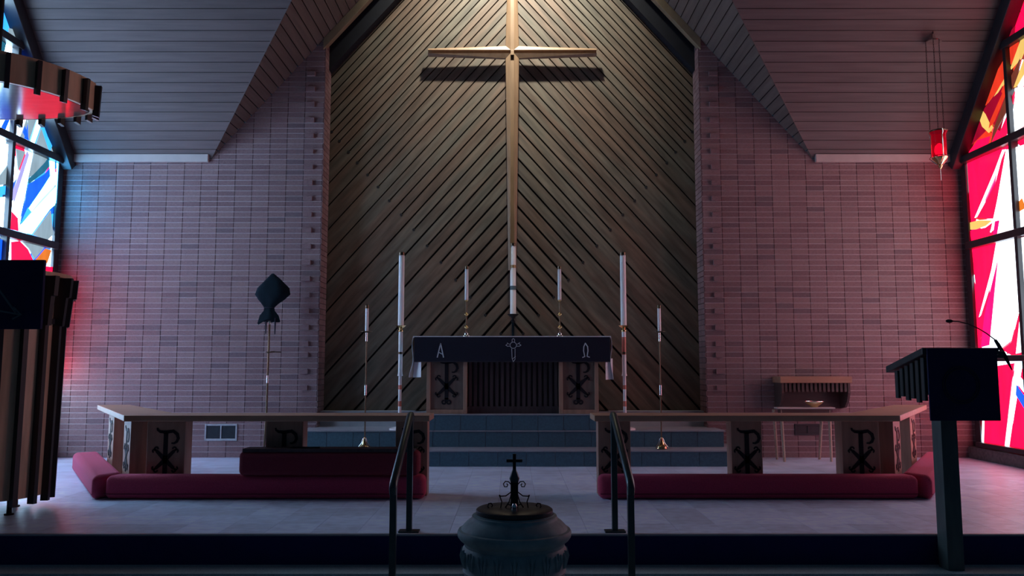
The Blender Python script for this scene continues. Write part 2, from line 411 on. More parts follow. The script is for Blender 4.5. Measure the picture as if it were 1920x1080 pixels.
for s in (-1, 1):
    for i in range(len(zl) - 1):
        (za, ka), (zb, kb) = zl[i], zl[i + 1]             # za above zb
        def edge(z0, k, sgn):
            g = G * (1.1 + 1.1 * max(0, min(1, (5.8 - z0) / 4))) * sgn
            if k == 0 or (k == 1 and end_x(z0) > PX): return [(-.0, z0 + g), (PX + .4, z0 - SLOPE * (PX + .4) + g)]
            if k == 2: return [(0, z0), (PX + .4, z0 - SLOPE * (PX + .4))]
            xe = max(end_x(z0), .02)
            return [(0, z0 + g), (xe, z0 - SLOPE * xe + g), (xe + .004, z0 - SLOPE * xe), (PX + .4, z0 - SLOPE * (PX + .4))]
        top = edge(za, ka, -1); bot = edge(zb, kb, 1)
        p = top + bot[::-1]
        p = clip(p, 1, 0, PX); p = clip(p, 0, -1, -.30); p = clip(p, SB, 1, ZE + SB * X0)
        q = []
        for v in p:
            if not q or (abs(v[0] - q[-1][0]) + abs(v[1] - q[-1][1])) > 1e-4: q.append(v)
        if parea(q) < .004: continue
        MB().prism([(s * x, YB, z) for x, z in q], (0, .038, 0)).build('board', 'chevL' if s < 0 else 'chevR', cw)
    for z0, k in zl:
        if k == 1:
            xe = end_x(z0)
            if .1 < xe < PX - .02:
                MB().tube([(s * xe, YB - .006, z0 - SLOPE * xe), (s * xe, YB + .02, z0 - SLOPE * xe)], .020, 10).build('groove_end_plug', 'black', cw)
# dark boards that imitate the niche's shade, and the pale gable trim
tn = 1
for s in (-1, 1):
    u = Vector((s * -1, 0, SB)).normalized()
    a = Vector((s * (PX + .02), 0, zB(PX + .02))); b = Vector((0, 0, ZAPEX))
    drop = Vector((0, 0, -.155))
    t = MB().prism([(a.x, YW - .035, a.z), (b.x, YW - .035, b.z), (b.x, YW - .035, b.z - .155), (a.x, YW - .035, a.z - .155)], (0, .10, 0)).build('trim_%d' % tn, 'fascia', bevel=.006)
    tag(t, 'pale timber trim along the %s slope of the niche gable' % ('left' if s < 0 else 'right'), 'trim', kind='structure'); tn += 1
    t = MB().prism([(a.x, YN - .17, a.z), (b.x, YN - .17, b.z), (b.x, YN - .17, b.z - .40), (a.x, YN - .17, a.z - .40)], (0, .15, 0)).build('trim_%d' % (tn + 4), 'shade_board')  # board added to draw the band of shade below the gable
    tag(t, 'dark board added as the band of shade behind the %s gable trim' % ('left' if s < 0 else 'right'), 'trim', kind='structure')
    t = MB().box(min(s * (X0 + .03), s * (XW - .14)), max(s * (X0 + .03), s * (XW - .14)), YW - .055, YW - .004, ZE - .06, ZE + .045).build('trim_%d' % tn, 'plate', bevel=.004)
    tag(t, 'pale horizontal board where the %s ceiling meets the brick' % ('left' if s < 0 else 'right'), 'trim', kind='structure'); tn += 1

# ceilings: transept slopes (boards run across) and nave gable (boards run in depth)
PW = .1335
def ceil_board(poly3, nrm, m, parent):
    MB().prism(poly3, Vector(nrm) * .02).build('ceiling_board', m, parent)
for s in (-1, 1):
    ca = thing('ceiling', 'sloping board ceiling over the %s side by the %s window' % (('left', 'blue') if s < 0 else ('right', 'red')), 'ceiling', (s * 5.2, YR, ZRID), kind='structure')
    nA = Vector((0, SA, 1)).normalized() * 1
    back = MB(); dz = PW * SA / math.hypot(1, SA)
    # backing slab behind the boards
    nb = Vector((0, SA, 1)).normalized()
    xr = X0 - (ZRID - ZE) / SB
    MB().prism([(s * XW, YW, ZE + .022), (s * X0, YW, ZE + .022), (s * xr, YR, ZRID + .022), (s * XW, YR, ZRID + .022)], nb * .05).build('ceiling_backing', 'black', ca)
    t = 0.0
    while t < ZRID - ZE - .01:
        t2 = min(t + dz, ZRID - ZE); g = .003
        def P(x, tt): return Vector((s * x, YW - tt / SA, ZE + tt))
        xa, xb = X0 - (t + g) / SB, X0 - (t2 - g) / SB
        MB().prism([P(XW, t + g), P(xa, t + g), P(xb, t2 - g), P(XW, t2 - g)], nb * .02).build('ceiling_board', 'ceilA', ca)
        t += dz
    # far slope of the transept, behind the viewer's line of sight
    nb2 = Vector((0, -SA, 1)).normalized()
    yf = YR - (YW - YR)
    MB().prism([(s * XW, yf, ZE), (s * X0, yf, ZE), (s * xr, YR, ZRID), (s * XW, YR, ZRID)], nb2 * .05).build('front_slope', 'ceilA', ca)
    # nave gable
    cb = thing('ceiling', 'dark sloping boards of the nave gable on the %s above the brick pier' % ('left' if s < 0 else 'right'), 'ceiling', (s * 2, 5, ZE + SB * 2), kind='structure')
    nB = Vector((s * SB, 0, 1)).normalized()
    dx = PW / math.hypot(1, SB)
    x = X0
    while x > .01:
        x2 = max(x - dx, 0); g = .004
        def Q(xx, yy): return Vector((s * xx, yy, ZE + SB * (X0 - xx)))
        def ymin(xx):
            tt = SB * (X0 - xx)
            return YW - tt / SA if tt < ZRID - ZE else None
        xa, xb = x - g, x2 + g
        yend = YW + .05 if x2 > PX - .05 else YN + .05
        m1, m2 = ymin(xa), ymin(xb)
        if m2 is not None:
            MB().prism([Q(xa, yend), Q(xa, m1), Q(xb, m2), Q(xb, yend)], nB * .02).build('ceiling_board', 'ceilB', cb)
        else:
            MB().prism([Q(xa, yend), Q(xa, 2.5), Q(xb, 2.5), Q(xb, yend)], nB * .02).build('ceiling_board', 'ceilB', cb)
        x = x2
    # backing over the whole slope (only where the gable is the roof)
    MB().prism([Q(X0, YW) + nB * .021, Q(xr, YR) + nB * .021, Q(0, YR) + nB * .021, Q(0, YN + .1) + nB * .021, Q(PX, YN + .1) + nB * .021, Q(PX, YW) + nB * .021], nB * .04).build('ceiling_backing', 'black', cb)
    MB().prism([Q(X0, yf), Q(xr, YR), Q(0, YR), Q(0, 2.5), Q(X0, 2.5)], nB * .04).build('front_slope', 'ceilB', cb)

# ------------------------------------------------------------------ stained glass windows in the side walls
YJ = 10.44
def rake(yv): return ZE + SA * (YW - yv) - .26 if yv > YR else ZE + SA * (yv - (2 * YR - YW)) - .26
colsY = [YJ, 9.40, 8.40, 7.40]
rowsZ = [.17, 1.30, 2.80, 3.97, 5.15, 6.3, 7.4]
def split(poly, out, rnd, depth, tgt):
    if parea(poly) < tgt or depth > 5: out.append(poly); return
    cx = sum(p[0] for p in poly) / len(poly); cz = sum(p[1] for p in poly) / len(poly)
    ang = rnd.choice([rnd.uniform(55, 85), rnd.uniform(95, 125), rnd.uniform(20, 50)])
    a, b = math.sin(math.radians(ang)), -math.cos(math.radians(ang))
    c = a * (cx + rnd.uniform(-.08, .08)) + b * (cz + rnd.uniform(-.15, .15))
    p1 = clip(poly, a, b, c); p2 = clip(poly, -a, -b, -c)
    if len(p1) < 3 or len(p2) < 3: out.append(poly); return
    split(p1, out, rnd, depth + 1, tgt); split(p2, out, rnd, depth + 1, tgt)
def shrink(poly, d):
    cx = sum(p[0] for p in poly) / len(poly); cz = sum(p[1] for p in poly) / len(poly)
    r = []
    for p in poly:
        v = Vector((p[0] - cx, p[1] - cz)); l = v.length
        v = v * max(0.3, (l - d) / l) if l > 0 else v
        r.append((cx + v.x, cz + v.y))
    return r
def px2(pts, s): return [(lambda q: (q.y, q.z))(aX(x, y, s * XW)) for x, y in pts]
RIGHT = [ # hand-set panes that show in the photograph: colour, outline
    ('red', [(1815, 300), (1882, 282), (1872, 318), (1828, 411), (1822, 411)]), ('rose', [(1884, 283), (1892, 281), (1866, 411), (1832, 411), (1868, 345)]),
    ('milk', [(1882, 280), (1888, 279), (1868, 330), (1834, 405), (1829, 410), (1868, 318)]),
    ('amber', [(1817, 418), (1838, 412), (1863, 413), (1850, 424), (1830, 431), (1817, 431)]),
    ('scarlet', [(1826, 408), (1862, 411), (1838, 413)]),
    ('red', [(1820, 433), (1850, 426), (1866, 415), (1858, 436), (1862, 436), (1871, 415), (1874, 443), (1824, 455)]),
    ('milk', [(1889, 280), (1900, 277), (1910, 434), (1872, 442), (1877, 412), (1864, 434), (1860, 433), (1872, 375)]),
    ('magenta', [(1868, 414), (1877, 412), (1872, 442), (1864, 444)]),
    ('red', [(1825, 466), (1870, 455), (1862, 505), (1852, 600), (1838, 648), (1834, 560)]), ('milk', [(1871, 455), (1877, 454), (1872, 500), (1842, 592), (1838, 596), (1862, 505)]),
    ('magenta', [(1873, 490), (1866, 560), (1858, 648), (1842, 652), (1848, 590)]),
    ('milk', [(1878, 453), (1913, 445), (1918, 560), (1898, 640), (1872, 660), (1858, 650), (1868, 545)]),
    ('rose', [(1918, 570), (1925, 640), (1900, 664), (1890, 664), (1900, 640)]), ('milk', [(1915, 600), (1922, 560), (1922, 660), (1908, 664)]),
    ('red', [(1842, 690), (1905, 680), (1900, 720), (1886, 845), (1846, 840)]), ('milk', [(1908, 680), (1918, 679), (1906, 760), (1893, 850), (1886, 849), (1898, 745)]),
    ('red', [(1920, 690), (1945, 685), (1945, 865), (1894, 852), (1906, 770)]), ('blue', [(1909, 720), (1945, 770), (1945, 800), (1908, 740)]), ('pale', [(1912, 700), (1945, 740), (1945, 765), (1910, 718)]),
    ('milk', [(1849, 690), (1852, 690), (1848, 835), (1844, 833)]),
    ('red', [(1818, 288), (1836, 262), (1860, 255), (1855, 275)]), ('deepred', [(1825, 272), (1844, 210), (1868, 178), (1888, 150), (1870, 200), (1858, 240)]),
    ('scarlet', [(1846, 202), (1855, 165), (1872, 135), (1887, 110), (1890, 140), (1868, 178), (1850, 200)]),
    ('amber', [(1867, 182), (1888, 146), (1890, 152), (1875, 175)]), ('amber', [(1837, 214), (1846, 206), (1852, 213), (1860, 230), (1866, 240), (1858, 250), (1845, 238)]),
    ('scarlet', [(1860, 228), (1888, 165), (1890, 175), (1868, 228), (1858, 242)]), ('brown', [(1866, 245), (1890, 180), (1894, 205), (1878, 235), (1862, 268)]),
    ('rose', [(1870, 268), (1893, 215), (1898, 245), (1885, 262)]), ('deepred', [(1893, 92), (1895, 62), (1908, 48), (1906, 75)]),
    ('scarlet', [(1896, 130), (1895, 96), (1910, 62), (1918, 58), (1912, 95)]), ('amber', [(1897, 134), (1920, 70), (1940, 60), (1920, 110)]),
    ('brown', [(1899, 145), (1918, 108), (1912, 165), (1903, 168)]), ('amber', [(1905, 165), (1925, 110), (1930, 130), (1910, 165)]),
    ('rose', [(1903, 180), (1908, 170), (1904, 200), (1902, 215)]), ('milk', [(1910, 172), (1960, 140), (1960, 215), (1903, 250), (1903, 215)]),
    ('milk', [(1905, 277), (1950, 262), (1950, 430), (1914, 434)]), ('orange', [(1913, 380), (1922, 370), (1930, 390), (1916, 398)]), ('milk', [(1918, 445), (1950, 438), (1950, 650), (1924, 650)]),
]
LEFT = [
    ('white', [(28, 218), (50, 218), (36, 258), (28, 255)]), ('blue', [(46, 236), (53, 262), (51, 266), (42, 247)]), ('grey', [(51, 218), (69, 219), (53, 264)]),
    ('white', [(70, 224), (76, 233), (63, 270), (57, 268)]), ('sky', [(78, 235), (97, 274), (93, 284), (86, 272)]), ('teal', [(72, 222), (98, 240), (100, 272), (82, 235)]),
    ('grey', [(66, 270), (76, 240), (90, 282)]), ('lilac', [(50, 283), (53, 290), (25, 380), (20, 366)]), ('white', [(53, 290), (60, 286), (46, 365), (34, 418), (21, 397), (26, 380)]),
    ('grey', [(28, 278), (46, 284), (32, 322)]), ('grey', [(61, 287), (90, 294), (70, 322), (50, 335)]), ('teal', [(90, 296), (102, 300), (80, 325), (52, 345), (50, 338)]),
    ('blue', [(103, 303), (109, 308), (92, 330), (56, 386), (36, 422), (42, 390), (50, 346), (82, 326)]), ('azure', [(92, 331), (108, 320), (107, 341), (57, 394), (50, 392)]),
    ('sky', [(50, 388), (57, 397), (38, 420), (36, 418)]), ('azure', [(108, 345), (108, 378), (92, 392), (57, 440), (33, 434), (37, 424), (58, 398)]),
    ('grey', [(93, 394), (98, 440), (86, 452), (59, 440)]), ('pale', [(110, 305), (113, 306), (110, 372), (109, 345)]), ('teal', [(101, 380), (108, 382), (104, 440), (99, 440)]),
    ('rose', [(19, 396), (31, 408), (32, 434), (16, 430)]), ('rose', [(18, 453), (34, 451), (50, 467), (60, 489), (18, 488)]), ('grey', [(37, 451), (81, 464), (63, 486), (51, 466)]),
    ('azure', [(103, 296), (115, 300), (111, 378), (101, 376), (104, 320)]), ('azure', [(90, 300), (100, 302), (100, 330), (92, 336)]),
    ('ember', [(70, 525), (104, 520), (101, 720), (66, 700)]), ('orange', [(63, 488), (83, 465), (94, 469), (86, 494), (62, 500)]), ('red', [(20, 492), (98, 500), (92, 560), (60, 620), (12, 600)]), ('red', [(98, 520), (104, 640), (60, 700), (62, 630)]),
    ('white', [(-10, 215), (22, 215), (20, 262), (-12, 248)]), ('blue', [(10, 214), (19, 214), (6, 245), (-4, 242)]), ('white', [(-20, 262), (19, 272), (17, 300), (-10, 335)]), ('grey', [(18, 300), (12, 345), (-20, 350), (-12, 338)]),
    ('sky', [(-20, 352), (12, 347), (8, 365), (-20, 368)]), ('white', [(-20, 372), (8, 368), (8, 428), (-20, 424)]), ('blue', [(-20, 445), (13, 451), (11, 490), (-20, 488)]),
    ('white', [(-20, 138), (10, 142), (12, 152), (-20, 150)]), ('sky', [(0, 55), (12, 55), (6, 72), (-4, 72)]), ('grey', [(12, 52), (34, 58), (36, 75), (10, 74)]),
]
def window(s, name, label, hand, pal_low, pal_high):
    o = thing(name, label, 'window', (s * XW, YR, .17), kind='structure')
    rnd = random.Random(11 if s > 0 else 23)
    # came sheet that shows as the dark lead lines
    prof = [(YJ, .17), (colsY[-1], .17), (colsY[-1], rake(colsY[-1])), (YR, rake(YR)), (YJ, rake(YJ))]
    MB().prism([(s * (XW + .012), yv, z) for yv, z in prof], (s * .03, 0, 0)).build('lead_came_sheet', 'black', o)
    def pane(poly, col, lift):
        q = shrink(poly, .007)
        if parea(q) < .0008: return
        MB().prism([(s * (XW - lift), yv, z) for yv, z in q], (s * .01, 0, 0)).build('pane', GL[col], o)
    hp = [px2(pts, s) for _, pts in hand]
    for ci in range(len(colsY) - 1):
        for ri in range(len(rowsZ) - 1):
            p = [(colsY[ci], rowsZ[ri]), (colsY[ci + 1], rowsZ[ri]), (colsY[ci + 1], rowsZ[ri + 1]), (colsY[ci], rowsZ[ri + 1])]
            p = clip(p, SA, 1, ZE + SA * YW - .26); p = clip(p, -SA, 1, ZE - SA * (2 * YR - YW) - .26)
            if parea(p) < .01: continue
            out = []; split(p, out, rnd, 0, .13 if ci < 2 else .26)
            pal = pal_low if ri < 3 else pal_high
            for q in out: pane(q, rnd.choices([a for a, _ in pal], [b for _, b in pal])[0], 0)
    for k, (colr, _) in enumerate(hand):
        pane(hp[k], colr, .012 + .0006 * k)
    # frame, mullions and sill
    def bar(p, q, wd, nm, dep=.10):
        a = Vector((0, p[0], p[1])); b = Vector((0, q[0], q[1])); d = (b - a).normalized(); nn = Vector((0, -d.z, d.y))
        pts = [a + nn * wd / 2, b + nn * wd / 2, b - nn * wd / 2, a - nn * wd / 2]
        MB().prism([(s * (XW + .01), v.y, v.z) for v in pts], (-s * dep, 0, 0)).build(nm, 'frame', o, bevel=.006, seg=1)
    bar((YJ + .055, .1), (YJ + .055, rake(YJ) + .1), .11, 'jamb', .05)
    bar((YJ + .16, rake(YJ + .16) + .15), (YR, rake(YR) + .15), .22, 'raking_head', .18)
    bar((YR, rake(YR) + .15), (colsY[-1], rake(colsY[-1]) + .15), .22, 'raking_head', .18)
    for yv in colsY[1:]: bar((yv, .17), (yv, rake(yv)), .055, 'mullion')
    for z in rowsZ[1:-1]:
        ya = min(YJ, YW - (z - ZE + .26) / SA); yb = max(colsY[-1], 2 * YR - YW + (z - ZE + .26) / SA)
        bar((ya, z), (yb, z), .095 if z > 2 else .075, 'transom', .11)
    bar((YJ, .19), (colsY[-1], .19), .06, 'bottom_rail', .12)
    return o
window(-1, 'window_1', 'blue and white stained glass window in the left wall', LEFT, [('white', 4.5), ('pale', 3), ('blue', 2), ('sky', 2.5), ('rose', .7), ('red', 1.0), ('lilac', 1)], [('white', 3), ('blue', 3), ('sky', 2), ('grey', 2), ('teal', 1)])
window(1, 'window_2', 'red and white stained glass window in the right wall', RIGHT, [('red', 3.4), ('rose', 2), ('milk', 3.2), ('magenta', 1), ('pale', .6)], [('scarlet', 2), ('red', 3), ('orange', 1), ('amber', 1), ('milk', 1.5), ('deepred', 1)])
for s in (-1, 1):
    nm = 'wall_left' if s < 0 else 'wall_right'
    o = thing(nm, 'low stone ledge and wall carrying the %s stained glass window' % ('left' if s < 0 else 'right'), 'wall', (s * XW, YR, 0), kind='structure')
    MB().box(min(s * (XW - .12), s * (XW + .2)), max(s * (XW - .12), s * (XW + .2)), 5.2, YW - .005, .0, .15).build('ledge', 'ledge', o, bevel=.01)
    MB().prism([(s * (XW - .02), yv, z) for yv, z in ((colsY[-1] - .01, .15), (5.2, .15), (5.2, ZE), (colsY[-1] - .01, ZE + SA * (colsY[-1] - .01 - 2 * YR + YW)))], (s * .06, 0, 0)).build('front_wall', 'wallp', o)
    prof = [(YW, .15), (5.2, .15), (5.2, ZE), (YR, ZRID), (YW, ZE)]
    MB().prism([(s * (XW + .05), yv, z) for yv, z in prof], (s * .15, 0, 0)).build('wall_core', 'wallp', o)

# ------------------------------------------------------------------ altar steps
ap = thing('altar_platform', 'grey altar platform of two tiled steps and a block under the altar', 'platform', (0, YW, 0), kind='structure')
S1Y, S2Y, S3Y = 9.66, 10.08, 10.76
h1, h2, h3 = .19, .395, .60
MB().box(-2.95, 2.95, S1Y + .012, YW - .02, 0, h1 - .014).box(-PX + .015, PX - .015, YW - .02, YN - .02, 0, h1 - .014).build('lower_step_core', 'grout', ap)
MB().box(-2.97, 2.97, S1Y - .01, YW - .02, h1 - .014, h1).build('lower_tread', 'tread', ap)
MB().box(-2.67, 2.67, S2Y + .012, YW - .02, h1, h2 - .014).box(-PX + .015, PX - .015, YW - .02, YN - .02, h1, h2 - .014).build('upper_step_core', 'grout', ap)
MB().box(-2.69, 2.69, S2Y - .01, YW - .02, h2 - .014, h2).box(-PX + .015, PX - .015, YW - .02, YN - .02, h2 - .014, h2).build('upper_tread', 'tread', ap)
MB().box(-1.30, 1.30, S2Y + .012, YN - .02, h2, h3 - .014).box(-PX + .015, PX - .015, S3Y, YN - .02, h2, h3 - .014).build('altar_block_core', 'grout', ap)
MB().box(-1.31, 1.31, S2Y - .008, YN - .02, h3 - .014, h3).box(-PX + .015, PX - .015, S3Y - .01, YN - .02, h3 - .014, h3).build('altar_block_top', 'tread', ap)
TW = .34
def riser_row(xh, yv, z0, z1):
    n = max(1, round(2 * xh / TW)); wd = 2 * xh / n; k0 = None
    for i in range(n):
        x = -xh + i * wd
        if k0 is None:
            t = MB().box(.003, wd - .003, 0, .012, 0.002, z1 - z0 - .002).build('riser_tile', 'stepcar', ap, local=True); t.location = Vector((x, yv, z0)) - wloc(ap); k0 = t.data
        else: inst(k0, 'riser_tile', ap, (x, yv, z0))
riser_row(2.95, S1Y, 0, h1 - .014); riser_row(2.67, S2Y, h1, h2 - .014); riser_row(1.30, S2Y, h2, h3 - .014)

# ------------------------------------------------------------------ the great cross on the boards
CZ = aY(961, 93, 10.72).z; CX = .004
gc = thing('wall_cross', 'tall slender oak cross hung on the chevron boards', 'cross', (CX, YB, CZ))
def arm(dx, dz, ln, w0, w1, nm):
    d = Vector((dx, 0, dz)); u = Vector((-dz, 0, dx)); base = Vector((CX, 0, CZ))
    gr = .025
    def pt(t, q, dep): return Vector((base.x + d.x * t + u.x * q, YB - .19 + dep, base.z + d.z * t + u.z * q))
    wt = max(w1, gr + .014); mb = MB()
    def strip(inner, outer):                              # one convex length, its inner end cut to the mitre
        n = len(inner)
        A = [pt(abs(q), q, e) for q, e in inner]; B = [pt(ln, q, e) for q, e in outer]
        mb.add(A + B, [tuple(range(n)), tuple(range(2 * n - 1, n - 1, -1))] + [(i, n + i, n + (i + 1) % n, (i + 1) % n) for i in range(n)])
    for sg in (-1, 1):
        strip(*[[(sg * wv, .06), (sg * wv, .034), (sg * (wv - .006), .028), (sg * gr, .0), (sg * gr, .06)] for wv in (w0, wt)])
    strip([(-gr, .05), (gr, .05), (gr, .06), (-gr, .06)], [(-gr, .05), (gr, .05), (gr, .06), (-gr, .06)])
    return mb.build(nm, 'crosswood', gc)
WD = .095
MB().box(CX - .024, CX + .024, YB - .178, YB - .130, CZ - .045, CZ + .03).build('centre_block', 'crosswood', gc, bevel=.003)
arm(1, 0, 1.195, WD, .055, 'arm'); arm(-1, 0, 1.195, WD, .055, 'arm')
arm(0, 1, 1.35, WD, .062, 'upper_arm'); arm(0, -1, CZ - aY(961, 505, 10.72).z, WD, .056, 'lower_arm')
for a, b in ((0, 1.0), (0, -2.4), (0, -.9)):
    MB().tube([(CX + a, YB - .12, CZ + b), (CX + a, YB, CZ + b)], .02, 8).build('wall_stud', 'iron', gc)

# lamp under the ridge that lights the cross
sl = thing('ceiling_spotlight', 'small spotlight under the ridge aimed at the wall cross', 'spotlight', (0, 9.15, 8.69))
MB().lathe(0, 9.15, [(.03, 8.69), (.035, 8.66), (.07, 8.65), (.075, 8.60), (.065, 8.60), (.06, 8.63)], 16).build('housing', 'iron', sl, smooth=True)
ld = bpy.data.lights.new('spot_lamp', 'SPOT'); ld.energy = SPOT_W; ld.color = (1.0, .97, .80); ld.spot_size = math.radians(92); ld.spot_blend = 1.0; ld.shadow_soft_size = .10
lo = bpy.data.objects.new('spot_lamp', ld); COL.objects.link(lo); lo.parent = sl; lo.location = (0, 0, -.12)
dirv = Vector((0, YB, 7.1)) - Vector((0, 9.15, 8.57)); lo.rotation_euler = dirv.to_track_quat('-Z', 'Y').to_euler()

# ------------------------------------------------------------------ iron emblems
def curl(cx, cy, r, a0, a1, n=9, shrink_=.45):
    return [(cx + r * (1 - shrink_ * k / (n - 1)) * math.cos(math.radians(a0 + (a1 - a0) * k / (n - 1))), cy + r * (1 - shrink_ * k / (n - 1)) * math.sin(math.radians(a0 + (a1 - a0) * k / (n - 1)))) for k in range(n)]
def chi_rho(parent, c, u, n, k, foot=False):
    """monogram of P and X as flat iron bars, c = centre on the face, u = right, n = out of the face; unit height about 0.42 m"""
    c = Vector(c); u = Vector(u).normalized(); n = Vector(n).normalized(); v = Vector((0, 0, 1))
    def W(p): return c + u * p[0] * k + v * p[1] * k + n * .0005
    mb = MB()
    def stroke(pts, wd):
        wds = [q * 1.3 for q in (wd if isinstance(wd, list) else [wd] * len(pts))]
        P = [Vector((a, b)) for a, b in pts]; L_ = []; R_ = []
        for i in range(len(P)):
            t = (P[min(i + 1, len(P) - 1)] - P[max(i - 1, 0)]); t.normalize(); pn = Vector((-t.y, t.x))
            L_.append(P[i] + pn * wds[i] / 2); R_.append(P[i] - pn * wds[i] / 2)
        for i in range(len(P) - 1):
            q = [L_[i], L_[i + 1], R_[i + 1], R_[i]]
            mb.prism([W(x) for x in q], n * .005)
    stroke([(0, .195), (0, -.205)], .032)
    stroke([(-.085, .235), (-.08, .215), (-.055, .20), (0, .195), (.07, .205), (.108, .175), (.118, .135), (.105, .105), (.08, .09), (.055, .092)], [.012, .014, .02, .024, .024, .024, .022, .02, .014, .010])
    for sx in (-1, 1):
        stroke([(sx * .085, .02), (0, -.065)], [.022, .034]); stroke([(0, -.065), (sx * .085, -.145)], [.034, .022])
        for yy, sy in ((.02, 1), (-.145, -1)):
            stroke([(sx * .085, yy)] + [(sx * a, b) for a, b in curl(.083, yy + sy * .018, .022, -30 * sy, 190 * sy)], .011)
            stroke([(sx * .085, yy)] + [(sx * a, b) for a, b in curl(.107, yy - sy * .004, .020, 160 * sy, -70 * sy)], .011)
    if foot:
        stroke([(0, -.19), (.0, -.235)], .032)
        for sx in (-1, 1):
            stroke([(0, -.235)] + [(sx * a, b) for a, b in curl(.028, -.232, .024, -110, 110)], .014)
    return mb.build('iron_monogram', 'iron', parent)

# ------------------------------------------------------------------ communion rails
RZ, RT = .75, .055
def comm_rail(s):
    side = 'left' if s < 0 else 'right'
    o = thing('communion_rail', 'oak communion rail on the %s with iron monogram panels and splayed %s end' % (side, 'left' if s < 0 else 'right'), 'altar rail', (s * 2.2, 7.55, 0), 'communion rails')
    A, B = (s * .759, 7.35), (s * 3.574, 7.35)
    C, D = (s * 4.879, 9.378), (s * 4.49, 9.378)
    E_ = (s * 3.30, 7.77); Fp = (s * .759, 7.77)
    # front top and splayed top, mitred
    MB().prism([(x, y_, RZ - RT) for x, y_ in (A, B, E_, Fp)], (0, 0, RT)).build('rail_top', 'oak', o, bevel=.006)
    MB().prism([(x, y_, RZ - RT) for x, y_ in (B, C, D, E_)], (0, 0, RT)).build('splayed_rail_top', 'oak', o, bevel=.006)
    pxs = [(275, 347), (498, 568), (742, 802)] if s < 0 else [(1122, 1180), (1372, 1430), (1580, 1650)]
    for a, b in pxs:
        if s > 0 and a == 1122: a, b = 1122, 1183
        x0, x1 = aY(a, 840, 7.5).x, aY(b, 840, 7.5).x
        t = MB().box(x0, x1, 7.5, 7.67, 0, RZ - RT).build('panel', 'oakv', o, bevel=.006)
        chi_rho(t, ((x0 + x1) / 2, 7.5, .395), (1, 0, 0), (0, -1, 0), .98)
    d = Vector((s * (4.879 - 3.574), 9.378 - 7.35, 0)).normalized(); nn = Vector((s * d.y, -s * d.x, 0)) if True else None
    if nn.x * s < 0: nn = -nn
    pn_ = (nn + Vector((0, -.045, 0))).normalized(); pd_ = Vector((-pn_.y * s, pn_.x * s, 0))
    if pd_.y < 0: pd_ = -pd_
    for t0 in (.22, 1.55):
        c = Vector((s * 3.574, 7.35, 0)) + d * (t0 + .19) - nn * .17
        t = MB().obox(c + Vector((0, 0, (RZ - RT) / 2)), pd_, (0, 0, 1), pn_, .185, (RZ - RT) / 2, .085).build('panel', 'oakv', o, bevel=.006)
        chi_rho(t, c + pn_ * .085 + Vector((0, 0, .395)), pd_ * s, pn_, .98)
    return o
comm_rail(-1); comm_rail(1)

def cushion(name, poly, z0, z1, m, label, group=None, r=.055):
    cx = sum(p[0] for p in poly) / len(poly); cy = sum(p[1] for p in poly) / len(poly)
    o = thing(name, label, 'kneeler', (cx, cy, z0), group)
    MB().prism([(x, y_, z0) for x, y_ in poly], (0, 0, z1 - z0)).build('cushion', m, o, smooth=True, bevel=r, seg=5)
    return o
KZ = .212
for s in (-1, 1):
    side = 'left' if s < 0 else 'right'
    k = cushion('kneeler', [(s * .79, 7.29), (s * 3.70, 7.29), (s * 3.66, 7.49), (s * .79, 7.49)], 0, KZ, 'velvet', 'long red upholstered kneeler along the front of the %s communion rail' % side, 'kneelers at the communion rails')
    mb = MB().tube([(s * x, y_, z) for x, y_, z in ((.80, 7.288, .05), (3.69, 7.288, .05))], .004, 6).build('piping', 'piping', k)
    d = Vector((s * 1.305, 2.028, 0)).normalized(); nn = Vector((s * d.y, -abs(d.x), 0))
    b0 = Vector((s * 3.72, 7.28, 0)); b1 = b0 + d * 2.36
    k = cushion('kneeler', [(p.x, p.y) for p in (b0 + nn * .07 - d * .0, b1 + nn * .07, b1 - nn * .20, b0 - nn * .20 + d * .16)], 0, KZ + .004, 'velvet', 'red kneeler along the splayed end of the %s rail, %s' % (side, 'bright pink in the window light' if s < 0 else 'beside the lectern post'), 'kneelers at the communion rails')
    q = [b0 + nn * .066 + d * .03, b1 + nn * .066]
    MB().tube([(p.x, p.y, .05) for p in q], .004, 6).build('piping', 'piping', k)
# spare cushion lying upside down on the left kneeler
x0, x1 = aY(448, 870, 7.28).x, aY(786, 870, 7.28).x
k = thing('spare_kneeler', 'dark red kneeler lying upside down on the left kneeler, its thin wooden base uppermost', 'kneeler', ((x0 + x1) / 2, 7.38, KZ))
MB().box(x0, x1, 7.262, 7.478, KZ + .002, .43).build('cushion', 'velvetdk', k, smooth=True, bevel=.045, seg=4)
MB().box(x0 + .03, x1 - .045, 7.275, 7.47, .425, .455).build('base_board', 'altardark', k, bevel=.004)
MB().box(x1 - .12, x1 - .02, 7.30, 7.45, .455, .464).build('metal_plate', 'darkbrass', k, bevel=.002)
MB().tube([(x0 + .45, 7.33, .458), (x0 + .52, 7.33, .464), (x0 + .62, 7.335, .460), (x0 + .72, 7.33, .463)], .008, 6).build('strap', 'iron', k)

